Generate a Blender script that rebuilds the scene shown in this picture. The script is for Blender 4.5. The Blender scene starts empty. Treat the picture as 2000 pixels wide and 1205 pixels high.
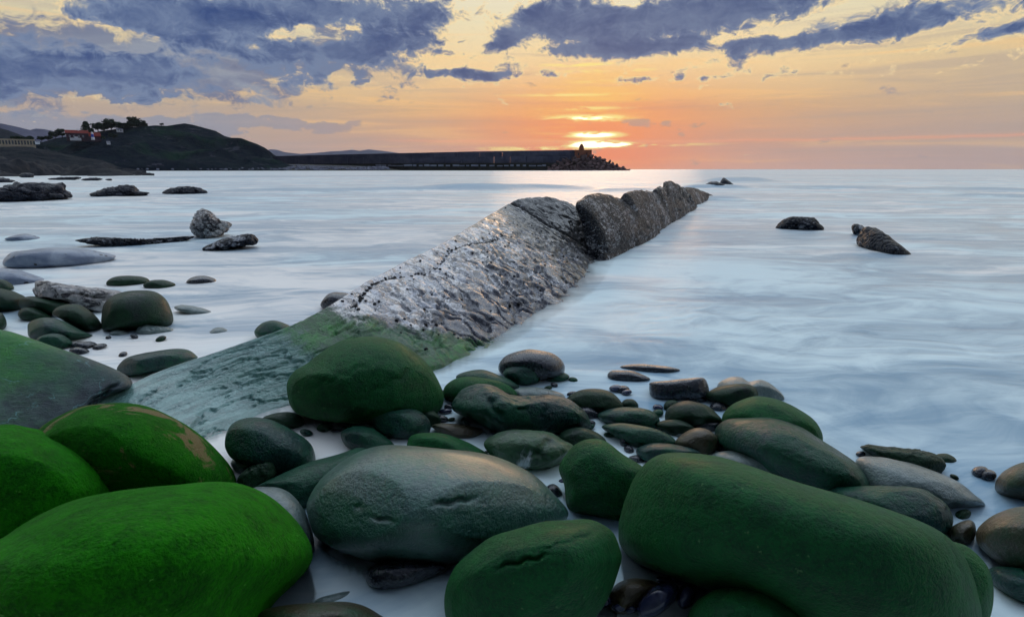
import bpy, bmesh, math, random
import numpy as np
from mathutils import Vector, noise as mnoise

# ------------------------------------------------------------------ camera
F = 1111.0            # focal length in pixels of the 2000 px wide photograph
PITCH = math.atan((602.5 - 331.0) / F)
CAM_H = 1.6
SP, CP = math.sin(PITCH), math.cos(PITCH)
scene = bpy.context.scene
COL = scene.collection
cam_data = bpy.data.cameras.new('camera')
cam_data.sensor_width = 36.0
cam_data.lens = 36.0 * F / 2000.0
cam_data.clip_start = 0.05
cam_data.clip_end = 40000.0
cam = bpy.data.objects.new('camera', cam_data)
cam.location = (0, 0, CAM_H)
cam.rotation_euler = (math.pi / 2 - PITCH, 0, 0)
COL.objects.link(cam)
scene.camera = cam

def ray(x, y):
    a = (x - 1000.0) / F
    b = (602.5 - y) / F
    return np.array([a, CP + b * SP, -SP + b * CP])

def ground(x, y, z=0.0):
    d = ray(x, y)
    t = (z - CAM_H) / d[2]
    return np.array([0, 0, CAM_H]) + d * t

def at_range(x, y, r):
    d = ray(x, y)
    t = r / math.hypot(d[0], d[1])
    return np.array([0, 0, CAM_H]) + d * t

def azel(x, y):
    d = ray(x, y)
    return math.degrees(math.atan2(d[0], d[1])), math.degrees(math.atan2(d[2], math.hypot(d[0], d[1])))

def lin(r, g, b):
    f = lambda c: (c / 255 / 12.92) if c <= 10 else ((c / 255 + 0.055) / 1.055) ** 2.4
    return (f(r), f(g), f(b))

# ------------------------------------------------------------------ node helper
class NB:
    """small wrapper that lets node maths be written as expressions"""
    def __init__(self, tree):
        self.t = tree
    def node(self, kind, **kw):
        n = self.t.nodes.new(kind)
        for k, v in kw.items():
            setattr(n, k, v)
        return n
    def put(self, sock, v):
        if isinstance(v, E):
            self.t.links.new(v.s, sock)
        elif hasattr(v, 'is_output'):
            self.t.links.new(v, sock)
        else:
            if isinstance(v, (tuple, list)):
                if len(v) == 3 and sock.type == 'RGBA':
                    v = (*v, 1.0)
            sock.default_value = v
    def m(self, op, a, b=None, c=None, clamp=False):
        n = self.node('ShaderNodeMath', operation=op, use_clamp=clamp)
        for i, v in enumerate((a, b, c)):
            if v is not None:
                self.put(n.inputs[i], v)
        return E(self, n.outputs[0])
    def mix(self, fac, a, b, blend='MIX', clamp=False):
        n = self.node('ShaderNodeMix', data_type='RGBA', blend_type=blend, clamp_result=clamp)
        self.put(n.inputs[0], fac); self.put(n.inputs[6], a); self.put(n.inputs[7], b)
        return E(self, n.outputs[2])
    flat = False
    def noise(self, vec, scale, detail=4, rough=0.55, dist=0.0, lac=2.0, color=False):
        n = self.node('ShaderNodeTexNoise', noise_dimensions='2D' if self.flat else '3D')
        self.put(n.inputs['Vector'], vec)
        self.put(n.inputs['Scale'], scale)
        n.inputs['Detail'].default_value = detail
        n.inputs['Roughness'].default_value = rough
        n.inputs['Lacunarity'].default_value = lac
        n.inputs['Distortion'].default_value = dist
        return E(self, n.outputs[1 if color else 0])
    def voronoi(self, vec, scale, feature='F1', rand=1.0):
        n = self.node('ShaderNodeTexVoronoi', feature=feature)
        self.put(n.inputs['Vector'], vec)
        self.put(n.inputs['Scale'], scale)
        n.inputs['Randomness'].default_value = rand
        return E(self, n.outputs['Distance'])
    def ramp(self, fac, stops, interp='LINEAR'):
        n = self.node('ShaderNodeValToRGB')
        cr = n.color_ramp; cr.interpolation = interp
        while len(cr.elements) < len(stops):
            cr.elements.new(0.5)
        for e, (p, c) in zip(cr.elements, stops):
            e.position = p; e.color = (*c, 1.0)
        self.put(n.inputs[0], fac)
        return E(self, n.outputs[0])
    def smooth(self, v, a, b):
        n = self.node('ShaderNodeMapRange', interpolation_type='SMOOTHSTEP')
        self.put(n.inputs[0], v)
        self.put(n.inputs[1], a); self.put(n.inputs[2], b)
        n.inputs[3].default_value = 0; n.inputs[4].default_value = 1
        return E(self, n.outputs[0])
    def xyz(self, x, y, z):
        n = self.node('ShaderNodeCombineXYZ')
        self.put(n.inputs[0], x); self.put(n.inputs[1], y); self.put(n.inputs[2], z)
        return E(self, n.outputs[0])
    def sep(self, v):
        n = self.node('ShaderNodeSeparateXYZ'); self.put(n.inputs[0], v)
        return [E(self, n.outputs[i]) for i in range(3)]
    def vmul(self, v, s):
        n = self.node('ShaderNodeVectorMath', operation='MULTIPLY')
        self.put(n.inputs[0], v); self.put(n.inputs[1], s)
        return E(self, n.outputs[0])
    def vadd(self, v, s):
        n = self.node('ShaderNodeVectorMath', operation='ADD')
        self.put(n.inputs[0], v); self.put(n.inputs[1], s)
        return E(self, n.outputs[0])

class E:
    def __init__(self, nb, s):
        self.nb, self.s = nb, s
    def __add__(self, o): return self.nb.m('ADD', self, o)
    __radd__ = __add__
    def __mul__(self, o): return self.nb.m('MULTIPLY', self, o)
    __rmul__ = __mul__
    def __sub__(self, o): return self.nb.m('SUBTRACT', self, o)
    def __rsub__(self, o): return self.nb.m('SUBTRACT', o, self)
    def __truediv__(self, o): return self.nb.m('DIVIDE', self, o)
    def __pow__(self, o): return self.nb.m('POWER', self, o)

# ------------------------------------------------------------------ world: sunset sky with clouds
SUN_AZ, SUN_EL = azel(1160, 277)
world = bpy.data.worlds.new('World')
scene.world = world
world.use_nodes = True
wt = world.node_tree
wt.nodes.clear()
w = NB(wt)
w.flat = True
tc = w.node('ShaderNodeTexCoord')
dx, dy, dz = w.sep(tc.outputs['Generated'])
az = w.m('ARCTAN2', dx, dy) * 57.29578
el = w.m('ARCSINE', w.m('MAXIMUM', w.m('MINIMUM', dz, 1.0), -1.0)) * 57.29578
elp = w.m('MAXIMUM', el, 0.0)
den = w.m('MAXIMUM', dz, 0.0) + 0.11
plane = w.xyz(dx / den, dy / den, 0.0)
skyv = w.xyz(az, el, 0.0)

def blob(vecs, acc, cx, cy, rx, ry, rot=0.0, amp=1.0):
    """a soft patch of the sky given where the photograph shows it"""
    a0, e0 = azel(cx, cy)
    a1, e1 = azel(cx + rx, cy)
    a2, e2 = azel(cx, cy - ry)
    ra, re = abs(a1 - a0), abs(e2 - e0)
    rot = min((0, 7, 22), key=lambda q: abs(q - rot))
    c, sn = math.cos(math.radians(rot)), math.sin(math.radians(rot))
    if rot not in vecs:      # the third component only carries the running sum, so that nodes are worked off in order
        vecs[rot] = w.xyz(az, el, acc) if rot == 0 else w.xyz(az * c + el * sn, el * c - az * sn, acc)
    a0, e0 = a0 * c + e0 * sn, e0 * c - a0 * sn
    n = w.node('ShaderNodeVectorMath', operation='MULTIPLY_ADD')
    w.put(n.inputs[0], vecs[rot])
    kx, ky = 1 / (ra * 1.75), 1 / (re * 1.75)
    n.inputs[1].default_value = (kx, ky, 0)
    n.inputs[2].default_value = (-a0 * kx, -e0 * ky, 0)
    g = w.node('ShaderNodeTexGradient', gradient_type='SPHERICAL')
    wt.links.new(n.outputs[0], g.inputs[0])
    return (E(w, g.outputs[1]), amp * 1.15)

_last = [0.0]
def total(items):
    acc = 0.0
    prev = _last[0]
    vecs = {}
    for k, b in enumerate(sorted(items, key=lambda q: q[4])):
        if k % 5 == 0:
            vecs = {}
        e, g = blob(vecs, acc if k else prev, *b)
        acc = w.m('MULTIPLY_ADD', e, g, acc)
    _last[0] = acc
    return acc

clear = w.ramp(elp / 90.0, [
    (0.0, lin(212, 172, 156)), (0.03, lin(210, 164, 136)), (0.06, lin(220, 176, 130)),
    (0.10, lin(246, 214, 160)), (0.145, lin(238, 224, 186)), (0.25, lin(228, 236, 240)),
    (0.45, (1.16, 1.34, 1.58)), (1.0, (1.12, 1.33, 1.62))])
# greyer towards the right and left, away from the sun
daz = (az - SUN_AZ)
away = w.smooth(w.m('ABSOLUTE', daz), 10.0, 38.0)
clear = w.mix(away * 0.72, clear, w.ramp(elp / 90.0, [
    (0.0, lin(186, 164, 158)), (0.05, lin(180, 168, 156)), (0.10, lin(206, 188, 152)),
    (0.15, lin(204, 206, 184)), (0.3, lin(214, 228, 240)), (0.45, (1.16, 1.34, 1.58)), (1.0, (1.12, 1.33, 1.62))]))
# thin high streaks
st = w.noise(w.xyz(az * 0.045, el * 0.85, 3.0), 1.0, 5, 0.6, 0.4)
low = 1.0 - w.smooth(el, 9.0, 16.0)
clear = w.mix(w.smooth(st, 0.5, 0.72) * low * 0.42, clear, lin(255, 206, 132))
clear = w.mix((1.0 - w.smooth(st, 0.3, 0.5)) * low * 0.4, clear, lin(176, 158, 150))
# glow round the sun
g1 = w.m('EXPONENT', ((daz / 11.0) * (daz / 11.0) + ((el - 3.0) / 4.5) * ((el - 3.0) / 4.5)) * -1.0)
clear = w.mix(g1 * 0.92, clear, lin(255, 146, 82))
g3 = w.m('EXPONENT', ((daz / 7.0) * (daz / 7.0) + ((el - 1.2) / 1.6) * ((el - 1.2) / 1.6)) * -1.0)
clear = w.mix(g3 * 0.6, clear, lin(255, 122, 66))
g2 = w.m('EXPONENT', ((daz / 5.0) * (daz / 5.0) + ((el - 4.0) / 4.6) * ((el - 4.0) / 4.6)) * -1.0)
clear = w.mix(g2 * (w.smooth(st, 0.40, 0.62)) * 0.8, clear, lin(255, 206, 104))
# thin rosy line above the horizon
a1, e1 = azel(1500, 274); a2, e2 = azel(1990, 264)
rl = el - (e1 + (az - a1) * ((e2 - e1) / (a2 - a1))) + w.noise(w.xyz(az * 0.2, 0.0, 1.0), 1.0, 3) * 0.3 - 0.15
rline = w.m('EXPONENT', (rl / 0.13) * (rl / 0.13) * -1.0) * w.smooth(az, -16.0, -4.0) * (1.0 - w.smooth(az, 40.0, 46.0))
clear = w.mix(rline * 0.55, clear, lin(250, 170, 128))
# bright slits of the sun between the cloud streaks
wob = w.noise(w.xyz(az * 0.35, el * 1.5, 7.0), 1.0, 3, 0.6)
slit = total([(1150, 231, 75, 6.5, 0, 1.15), (1160, 264, 48, 6, 0, 1.6), (1166, 281, 48, 6, 0, 1.8),
              (1145, 212, 90, 4, 0, 0.7), (1050, 291, 120, 4.5, 0, 0.9), (1270, 283, 130, 4, 0, 0.75),
              (1140, 127, 110, 4.5, 0, 0.7), (1180, 139, 130, 4, 0, 0.6), (1110, 186, 130, 4, 0, 0.6), (1180, 160, 100, 3.5, 0, 0.5)])
slit = slit * w.smooth(wob, 0.28, 0.55)
clear = w.mix(w.smooth(slit, 0.15, 0.8), clear, (1.0, 0.78, 0.26))
clear = w.mix(w.smooth(slit, 0.75, 1.35), clear, (2.6, 2.3, 1.5))

# pale blue-grey bank low on the left
bn = w.noise(w.xyz(az * 0.30, el * 0.75, 11.0), 1.0, 6, 0.62)
bank = total([(120, 246, 260, 22, 0, 1.0), (480, 240, 160, 16, 0, 0.8), (620, 246, 90, 10, 0, 0.55),
              (-250, 235, 300, 26, 0, 1.0), (1360, 243, 50, 9, 0, 0.5), (1240, 242, 26, 9, 0, 0.85),
              (1290, 238, 30, 7, 0, 0.6)])
bankf = w.smooth(bank + (bn - 0.5) * 2.6, 0.42, 0.72)
clear = w.mix(bankf * 0.8, clear, w.mix(away, lin(186, 152, 138), lin(138, 146, 166)))

# heavy blue clouds
cn = w.noise(w.vadd(plane, (4.3, 1.7, 0.0)), 2.6, 6, 0.6, 0.2)
cn2 = w.noise(w.xyz(az * 0.24, el * 0.42, 5.0), 1.0, 7, 0.66, 0.3)
cn3 = w.noise(w.xyz(az * 0.62, el * 0.85, 2.0), 1.0, 5, 0.68, 0.5)
shape = total([
    (60, 150, 260, 55, 0, 1.0), (300, 160, 220, 32, 0, 0.8), (450, 40, 200, 50, 0, 1.25), (330, 60, 120, 60, 0, 0.6),
    (640, 20, 130, 28, 8, 0.9), (600, 112, 170, 24, 4, 0.95), (720, 75, 60, 55, 20, 0.85),
    (815, 55, 48, 48, 25, 0.95), (870, 12, 40, 26, 30, 0.7), (560, 150, 170, 18, 0, 0.75), (60, 80, 90, 30, 0, 0.45),
    (160, 30, 90, 30, 0, 0.45),
    (1085, 45, 90, 42, 0, 1.0), (1240, 25, 160, 48, 4, 1.15), (1380, 55, 230, 32, 5, 1.0), (1330, 92, 190, 13, 3, 0.85),
    (1620, 72, 220, 22, 7, 0.95), (1830, 30, 130, 26, 10, 0.75), (1930, 68, 130, 14, 6, 0.9), (1500, 10, 200, 20, 0, 0.5),
    (95, 35, 85, 24, 0, -0.7), (228, 72, 60, 16, 0, -0.75), (425, 142, 70, 24, 0, -1.0), (612, 62, 75, 28, 0, -0.9), (500, 150, 40, 10, 0, -0.5),
    (690, 40, 22, 14, 0, -0.5), (1232, 4, 50, 12, 0, -1.0), (1300, 74, 80, 9, 7, -0.6), (1430, 76, 60, 8, 7, -0.6), (1640, 38, 90, 14, 7, -0.7), (400, 102, 20, 6, 0, -0.5),
    (1000, 70, 40, 18, 20, 0.55), (-300, 110, 260, 80, 0, 1.0), (2300, 60, 250, 40, 8, 0.8)])
small = total([(878, 107, 42, 8, 0, 0.85), (930, 147, 100, 9, 0, 0.75), (990, 138, 36, 15, 20, 0.8), (880, 138, 40, 10, 0, 0.6),
               (965, 92, 40, 10, 15, 0.7), (1095, 145, 40, 7, 0, 0.6), (1440, 138, 34, 11, 0, 0.62), (1326, 150, 14, 11, 30, 0.7),
               (1512, 147, 34, 8, 12, 0.6), (1262, 156, 30, 6, 0, 0.6), (1380, 152, 40, 6, 0, 0.5), (1840, 142, 40, 5, 10, 0.4)])
over = w.smooth(el, 17.0, 30.0) * 0.20 + w.smooth(w.m('ABSOLUTE', az), 46.0, 70.0) * w.smooth(el, 4.0, 9.0) * 0.30 - (1.0 - w.smooth(el, 4.5, 8.5)) * 0.4
dens = shape + small + over + (cn - 0.5) * 1.0 + (cn2 - 0.5) * 2.0 + (cn3 - 0.5) * 1.5
veil = w.smooth(total([(120, 140, 300, 60, 0, 1.0), (480, 120, 300, 60, 0, 0.95), (700, 80, 90, 50, 0, 0.5), (1300, 40, 350, 50, 0, 0.6), (1700, 60, 300, 36, 7, 0.5), (-300, 120, 300, 90, 0, 1.0)])
                + (cn2 - 0.5) * 1.7 + (cn3 - 0.5) * 1.2, 0.40, 0.80) * (1.0 - w.smooth(el, 14.0, 22.0))
cover = w.smooth(dens, 0.32, 0.86)
rim = w.smooth(dens, 0.26, 0.46) * (1.0 - w.smooth(dens, 0.46, 0.62))
body = w.smooth(dens, 0.5, 1.25)
inner = w.noise(w.xyz(az * 0.09, el * 0.30, 15.0), 1.0, 6, 0.6, 0.6)
cloudcol = w.mix(w.smooth(inner * 1.3 - 0.2 + body * 0.5 + (cn3 - 0.5) * 0.8 + (cn2 - 0.5) * 0.6, 0.50, 1.45), lin(114, 132, 164), lin(38, 66, 122))
cloudcol = w.mix((1.0 - away) * 0.35, cloudcol, lin(88, 98, 130))
cloudcol = w.mix(w.smooth(el, 16.0, 32.0) * 0.6, cloudcol, lin(196, 206, 228))
sky = w.mix(rim * 0.75 * (1.0 - w.smooth(el, 14, 24)), clear, lin(255, 226, 166))
sky = w.mix(veil * 0.85, sky, w.mix(w.smooth(inner, 0.35, 0.65), lin(74, 98, 144), lin(126, 142, 168)))
sky = w.mix(cover, sky, cloudcol)
# the atmosphere itself
nis = w.node('ShaderNodeTexSky', sky_type='NISHITA')
nis.sun_disc = False
nis.sun_elevation = math.radians(SUN_EL)
nis.sun_rotation = math.radians(SUN_AZ)
nis.altitude = 0
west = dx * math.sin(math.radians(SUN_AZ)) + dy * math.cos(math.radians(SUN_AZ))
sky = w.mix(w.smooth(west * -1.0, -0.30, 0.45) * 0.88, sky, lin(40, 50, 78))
hemi = w.smooth(el, -0.6, -0.1)
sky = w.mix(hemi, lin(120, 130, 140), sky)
tot = w.node('ShaderNodeMix', data_type='RGBA', blend_type='ADD')
tot.inputs[0].default_value = 0.03
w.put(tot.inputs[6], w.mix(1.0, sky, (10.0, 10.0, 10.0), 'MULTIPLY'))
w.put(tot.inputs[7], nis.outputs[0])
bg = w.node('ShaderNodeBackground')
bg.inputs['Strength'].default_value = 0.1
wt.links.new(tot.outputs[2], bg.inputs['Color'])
wo = w.node('ShaderNodeOutputWorld')
wt.links.new(bg.outputs[0], wo.inputs['Surface'])

# ------------------------------------------------------------------ sun and exposure
sun_data = bpy.data.lights.new('sun', 'SUN')
sun_data.energy = 0.5
sun_data.angle = math.radians(20.0)
sun_data.color = (1.0, 0.62, 0.34)
sun = bpy.data.objects.new('sun', sun_data)
sd = Vector((math.sin(math.radians(SUN_AZ)) * math.cos(math.radians(SUN_EL)),
             math.cos(math.radians(SUN_AZ)) * math.cos(math.radians(SUN_EL)), math.sin(math.radians(SUN_EL))))
sun.rotation_euler = (-sd).to_track_quat('-Z', 'Y').to_euler()
sun.location = (20, 60, 30)
COL.objects.link(sun)
vs = scene.view_settings
vs.view_transform = 'Standard'
vs.look = 'None'
vs.exposure = 0.0
vs.gamma = 1.0
vs.use_curve_mapping = False
world.cycles.sampling_method = 'MANUAL'
world.cycles.sample_map_resolution = 512
scene.cycles.volume_bounces = 0
scene.cycles.max_bounces = 5
scene.cycles.diffuse_bounces = 3
scene.cycles.glossy_bounces = 3
scene.cycles.use_adaptive_sampling = True
scene.cycles.adaptive_threshold = 0.025
scene.cycles.adaptive_min_samples = 12
scene.cycles.use_denoising = True

# ================================================================== helpers
rng = np.random.default_rng(7)
random.seed(7)

def tag(o, label=None, cat=None, group=None, kind=None):
    if label: o['label'] = label
    if cat: o['category'] = cat
    if group: o['group'] = group
    if kind: o['kind'] = kind
    return o

def link(name, mesh, mat=None, parent=None, loc=None):
    o = bpy.data.objects.new(name, mesh)
    COL.objects.link(o)
    if mat is not None and mesh is not None and not mesh.materials:
        mesh.materials.append(mat)
    if parent is not None: o.parent = parent
    if loc is not None: o.location = loc
    return o

def empty(name, loc, rz=0.0):
    o = bpy.data.objects.new(name, None)
    COL.objects.link(o)
    o.location = loc
    o.rotation_euler = (0, 0, rz)
    o.empty_display_size = 0.1
    return o

def mesh_np(name, verts, faces, smooth=True):
    me = bpy.data.meshes.new(name)
    verts = np.asarray(verts, dtype=np.float32)
    faces = np.asarray(faces, dtype=np.int32)
    n, k = faces.shape
    me.vertices.add(len(verts)); me.vertices.foreach_set('co', verts.ravel())
    me.loops.add(n * k); me.loops.foreach_set('vertex_index', faces.ravel())
    me.polygons.add(n)
    me.polygons.foreach_set('loop_start', np.arange(0, n * k, k, dtype=np.int32))
    me.polygons.foreach_set('loop_total', np.full(n, k, dtype=np.int32))
    me.polygons.foreach_set('use_smooth', np.full(n, smooth, dtype=bool))
    me.update(calc_edges=True)
    return me

def fattr(me, name, vals):
    a = me.attributes.new(name, 'FLOAT', 'POINT')
    a.data.foreach_set('value', np.asarray(vals, dtype=np.float32).ravel())

def _hash(ix, iy, iz, seed):
    h = (ix.astype(np.int64) * 374761393 + iy.astype(np.int64) * 668265263 + iz.astype(np.int64) * 2147483647 + seed * 974634777) & 0xFFFFFFFF
    h = ((h ^ (h >> 13)) * 1274126177) & 0xFFFFFFFF
    return ((h ^ (h >> 16)) & 0xFFFF) / 65535.0

def vnoise(p, seed=0):
    i = np.floor(p).astype(np.int64); f = p - i
    f = f * f * (3 - 2 * f)
    r = 0
    for a in (0, 1):
        for b in (0, 1):
            for c in (0, 1):
                wgt = (f[:, 0] if a else 1 - f[:, 0]) * (f[:, 1] if b else 1 - f[:, 1]) * (f[:, 2] if c else 1 - f[:, 2])
                r = r + wgt * _hash(i[:, 0] + a, i[:, 1] + b, i[:, 2] + c, seed)
    return r * 2 - 1

def fbm(p, scale=1.0, octv=4, gain=0.5, seed=0):
    p = np.asarray(p, dtype=np.float64) * scale
    s, a = 0, 1.0
    for k in range(octv):
        s = s + a * vnoise(p + k * 17.3, seed + k)
        p = p * 2.03; a *= gain
    return s

def grid_faces(nr, nc, wrap=False):
    r = np.arange(nr - 1)[:, None]
    c = np.arange(nc if wrap else nc - 1)[None, :]
    c2 = (c + 1) % nc
    a = r * nc + c; b = r * nc + c2; d = (r + 1) * nc + c; e = (r + 1) * nc + c2
    return np.stack([a, b, e, d], -1).reshape(-1, 4)

def box_bm(bm, x0, x1, y0, y1, z0, z1):
    vs_ = [bm.verts.new(p) for p in ((x0, y0, z0), (x1, y0, z0), (x1, y1, z0), (x0, y1, z0),
                                     (x0, y0, z1), (x1, y0, z1), (x1, y1, z1), (x0, y1, z1))]
    for f in ((0, 3, 2, 1), (4, 5, 6, 7), (0, 1, 5, 4), (1, 2, 6, 5), (2, 3, 7, 6), (3, 0, 4, 7)):
        bm.faces.new([vs_[i] for i in f])

def bm_obj(name, bm, mat, parent=None, loc=None, bevel=0.0, smooth=False):
    if bevel:
        bmesh.ops.bevel(bm, geom=list(bm.edges), offset=bevel, segments=1, affect='EDGES')
    me = bpy.data.meshes.new(name)
    bm.normal_update(); bm.to_mesh(me); bm.free()
    if smooth:
        me.polygons.foreach_set('use_smooth', np.ones(len(me.polygons), dtype=bool))
    return link(name, me, mat, parent, loc)

# ================================================================== materials
def new_mat(name):
    m = bpy.data.materials.new(name)
    m.use_nodes = True
    m.node_tree.nodes.clear()
    return m, NB(m.node_tree)

def finish(m, nb, color, rough, bump=None, spec=0.5, bumpdist=0.01, bumpstr=1.0, sheen=None, coat=None):
    p = nb.node('ShaderNodeBsdfPrincipled')
    nb.put(p.inputs['Base Color'], color)
    nb.put(p.inputs['Roughness'], rough)
    nb.put(p.inputs['Specular IOR Level'], spec)
    if sheen:
        nb.put(p.inputs['Sheen Weight'], sheen[0])
        nb.put(p.inputs['Sheen Roughness'], 0.4)
        p.inputs['Sheen Tint'].default_value = (*sheen[1], 1)
    if coat:
        nb.put(p.inputs['Coat Weight'], coat[0]); nb.put(p.inputs['Coat Roughness'], coat[1])
    if bump is not None:
        b = nb.node('ShaderNodeBump')
        b.inputs['Distance'].default_value = bumpdist
        b.inputs['Strength'].default_value = bumpstr
        nb.put(b.inputs['Height'], bump)
        m.node_tree.links.new(b.outputs[0], p.inputs['Normal'])
    o = nb.node('ShaderNodeOutputMaterial')
    m.node_tree.links.new(p.outputs[0], o.inputs['Surface'])
    return m

def ocoord(nb):
    t = nb.node('ShaderNodeTexCoord')
    i = nb.node('ShaderNodeObjectInfo')
    r = E(nb, i.outputs['Random'])
    return nb.vadd(t.outputs['Object'], nb.xyz(r * 37.0, r * 91.0, r * 13.0)), r

def stone_mat(name, base, moss, mossamt, rough=0.42, grain=170.0, gdist=0.004, fleck=None, spec=0.5, sheen=None, patch=None, coat=None):
    """sea-worn stone carrying more or less green algae"""
    m, nb = new_mat(name)
    v, r = ocoord(nb)
    big = nb.noise(v, 3.2, 4, 0.6, 0.3)
    mid = nb.noise(v, 14.0, 5, 0.65, 0.2)
    grain = grain * 0.5
    fine = nb.noise(v, grain, 3, 0.7)
    fine2 = nb.noise(v, grain * 0.33, 3, 0.6)
    n = nb.sep(nb.node('ShaderNodeNewGeometry').outputs['Normal'])
    f = nb.smooth(big * 0.9 + mid * 0.5 + fine * 0.35 + (mossamt - 0.5) * 1.3 + (r - 0.5) * 0.12, 0.72, 1.0)
    stone = nb.mix(nb.smooth(mid + fine * 0.4, 0.5, 0.95), base[0], base[1])
    mossc = nb.mix(nb.smooth(mid * 0.55 + fine * 0.6 + big * 0.35, 0.52, 0.95), moss[0], moss[1])
    if patch:      # places where the growth has been rubbed off
        pz = nb.noise(v, patch[0], 6, 0.7, 0.8)
        f = f * (1.0 - nb.smooth(pz, patch[1], patch[1] + 0.07))
        stone = nb.mix(nb.smooth(pz, patch[1], patch[1] + 0.05), stone, patch[2])
    col = nb.mix(f, stone, mossc)
    if fleck:
        fl = nb.noise(v, grain * 0.5, 2, 0.5)
        col = nb.mix(nb.smooth(fl, 0.70, 0.76) * 0.6, col, fleck)
    # little pits and cracks
    crk = nb.voronoi(nb.vadd(v, nb.vmul(nb.noise(v, 5.0, 3, color=True), (0.35, 0.35, 0.35))), 2.6, 'DISTANCE_TO_EDGE')
    ck = (1.0 - nb.smooth(crk, 0.0, 0.010)) * nb.smooth(nb.noise(v, 2.3, 2), 0.62, 0.68) * (1.0 - f * 0.9)
    col = nb.mix(ck * 0.7, col, (0.006, 0.008, 0.008))
    h = fine * 0.9 + fine2 * 1.0 + mid * 0.7 - ck * 1.5
    ro = rough + f * 0.20 + (fine - 0.5) * 0.2
    return finish(m, nb, col, ro, h, spec, gdist * 2.8, 1.0, sheen, coat)

MAT = {}
MAT['bright'] = stone_mat('vivid_moss_stone', ((0.0085, 0.0425, 0.0170), (0.0170, 0.0595, 0.0255)), ((0.0008, 0.0595, 0.0004), (0.0119, 0.2040, 0.0004)), 0.98, 0.6, 190, 0.005, spec=0.12,
                          fleck=(0.10, 0.33, 0.06), sheen=(0.05, (0.2, 0.9, 0.0)))
MAT['brightpatch'] = stone_mat('vivid_moss_stone_worn', ((0.0850, 0.0723, 0.0340), (0.1190, 0.0978, 0.0467)), ((0.0008, 0.0510, 0.0008), (0.0085, 0.1530, 0.0008)), 0.98, 0.6, 190, 0.005, spec=0.12,
                          fleck=(0.06, 0.25, 0.04), sheen=(0.05, (0.2, 0.9, 0.0)), patch=(3.0, 0.535, (0.17, 0.13, 0.06)))
MAT['green'] = stone_mat('green_moss_stone', ((0.0020, 0.026, 0.022), (0.006, 0.042, 0.032)), ((0.0004, 0.038, 0.014), (0.0020, 0.102, 0.022)), 0.84, 0.48, 180, 0.004,
                         fleck=(0.08, 0.20, 0.08), sheen=(0.06, (0.2, 0.9, 0.05)), spec=0.22, coat=(0.06, 0.25))
MAT['dark'] = stone_mat('dark_green_stone', ((0.0020, 0.0117, 0.0117), (0.0046, 0.0208, 0.0182)), ((0.0007, 0.0169, 0.0078), (0.0026, 0.0377, 0.0117)), 0.62, 0.42, 150, 0.0035, spec=0.3, coat=(0.12, 0.22))
MAT['teal'] = stone_mat('wet_teal_stone', ((0.0014, 0.0266, 0.0266), (0.0070, 0.0574, 0.0546)), ((0.0007, 0.0350, 0.0196), (0.0028, 0.0735, 0.0350)), 0.52, 0.34, 140, 0.0045, spec=0.28, coat=(0.16, 0.22))
MAT['pale'] = stone_mat('pale_wet_stone', ((0.0765, 0.1275, 0.1275), (0.1870, 0.2380, 0.2295)), ((0.0255, 0.0935, 0.0595), (0.0595, 0.1530, 0.0935)), 0.30, 0.30, 140, 0.003, coat=(0.4, 0.3))
MAT['sheen'] = stone_mat('smooth_grey_green_stone', ((0.016, 0.080, 0.068), (0.052, 0.140, 0.112)), ((0.004, 0.078, 0.052), (0.016, 0.125, 0.075)), 0.42, 0.30, 120, 0.0042, spec=0.6, coat=(0.7, 0.28))
MAT['slate'] = stone_mat('wet_slate', ((0.0090, 0.0135, 0.0225), (0.0225, 0.0270, 0.0390)), ((0.0075, 0.0225, 0.0225), (0.0112, 0.0375, 0.0263)), 0.25, 0.26, 110, 0.0022, coat=(0.4, 0.25))
MAT['brown'] = stone_mat('brown_green_stone', ((0.0350, 0.0280, 0.0126), (0.0770, 0.0560, 0.0210)), ((0.0070, 0.0294, 0.0140), (0.0154, 0.0490, 0.0175)), 0.42, 0.36, 150, 0.003, coat=(0.25, 0.35))
MAT['patchy'] = stone_mat('green_stone_with_bare_patch', ((0.0188, 0.0450, 0.0315), (0.0562, 0.0825, 0.0600)), ((0.0045, 0.0488, 0.0165), (0.0165, 0.0900, 0.0255)), 0.62, 0.34, 140, 0.004,
                          patch=(2.6, 0.56, (0.42, 0.48, 0.50)), coat=(0.3, 0.3))
MAT['blue'] = stone_mat('blue_grey_pebble', ((0.016, 0.02, 0.055), (0.03, 0.036, 0.085)), ((0.02, 0.025, 0.06), (0.03, 0.04, 0.08)), 0.2, 0.2, 90, 0.0015, coat=(0.5, 0.15))

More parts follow.
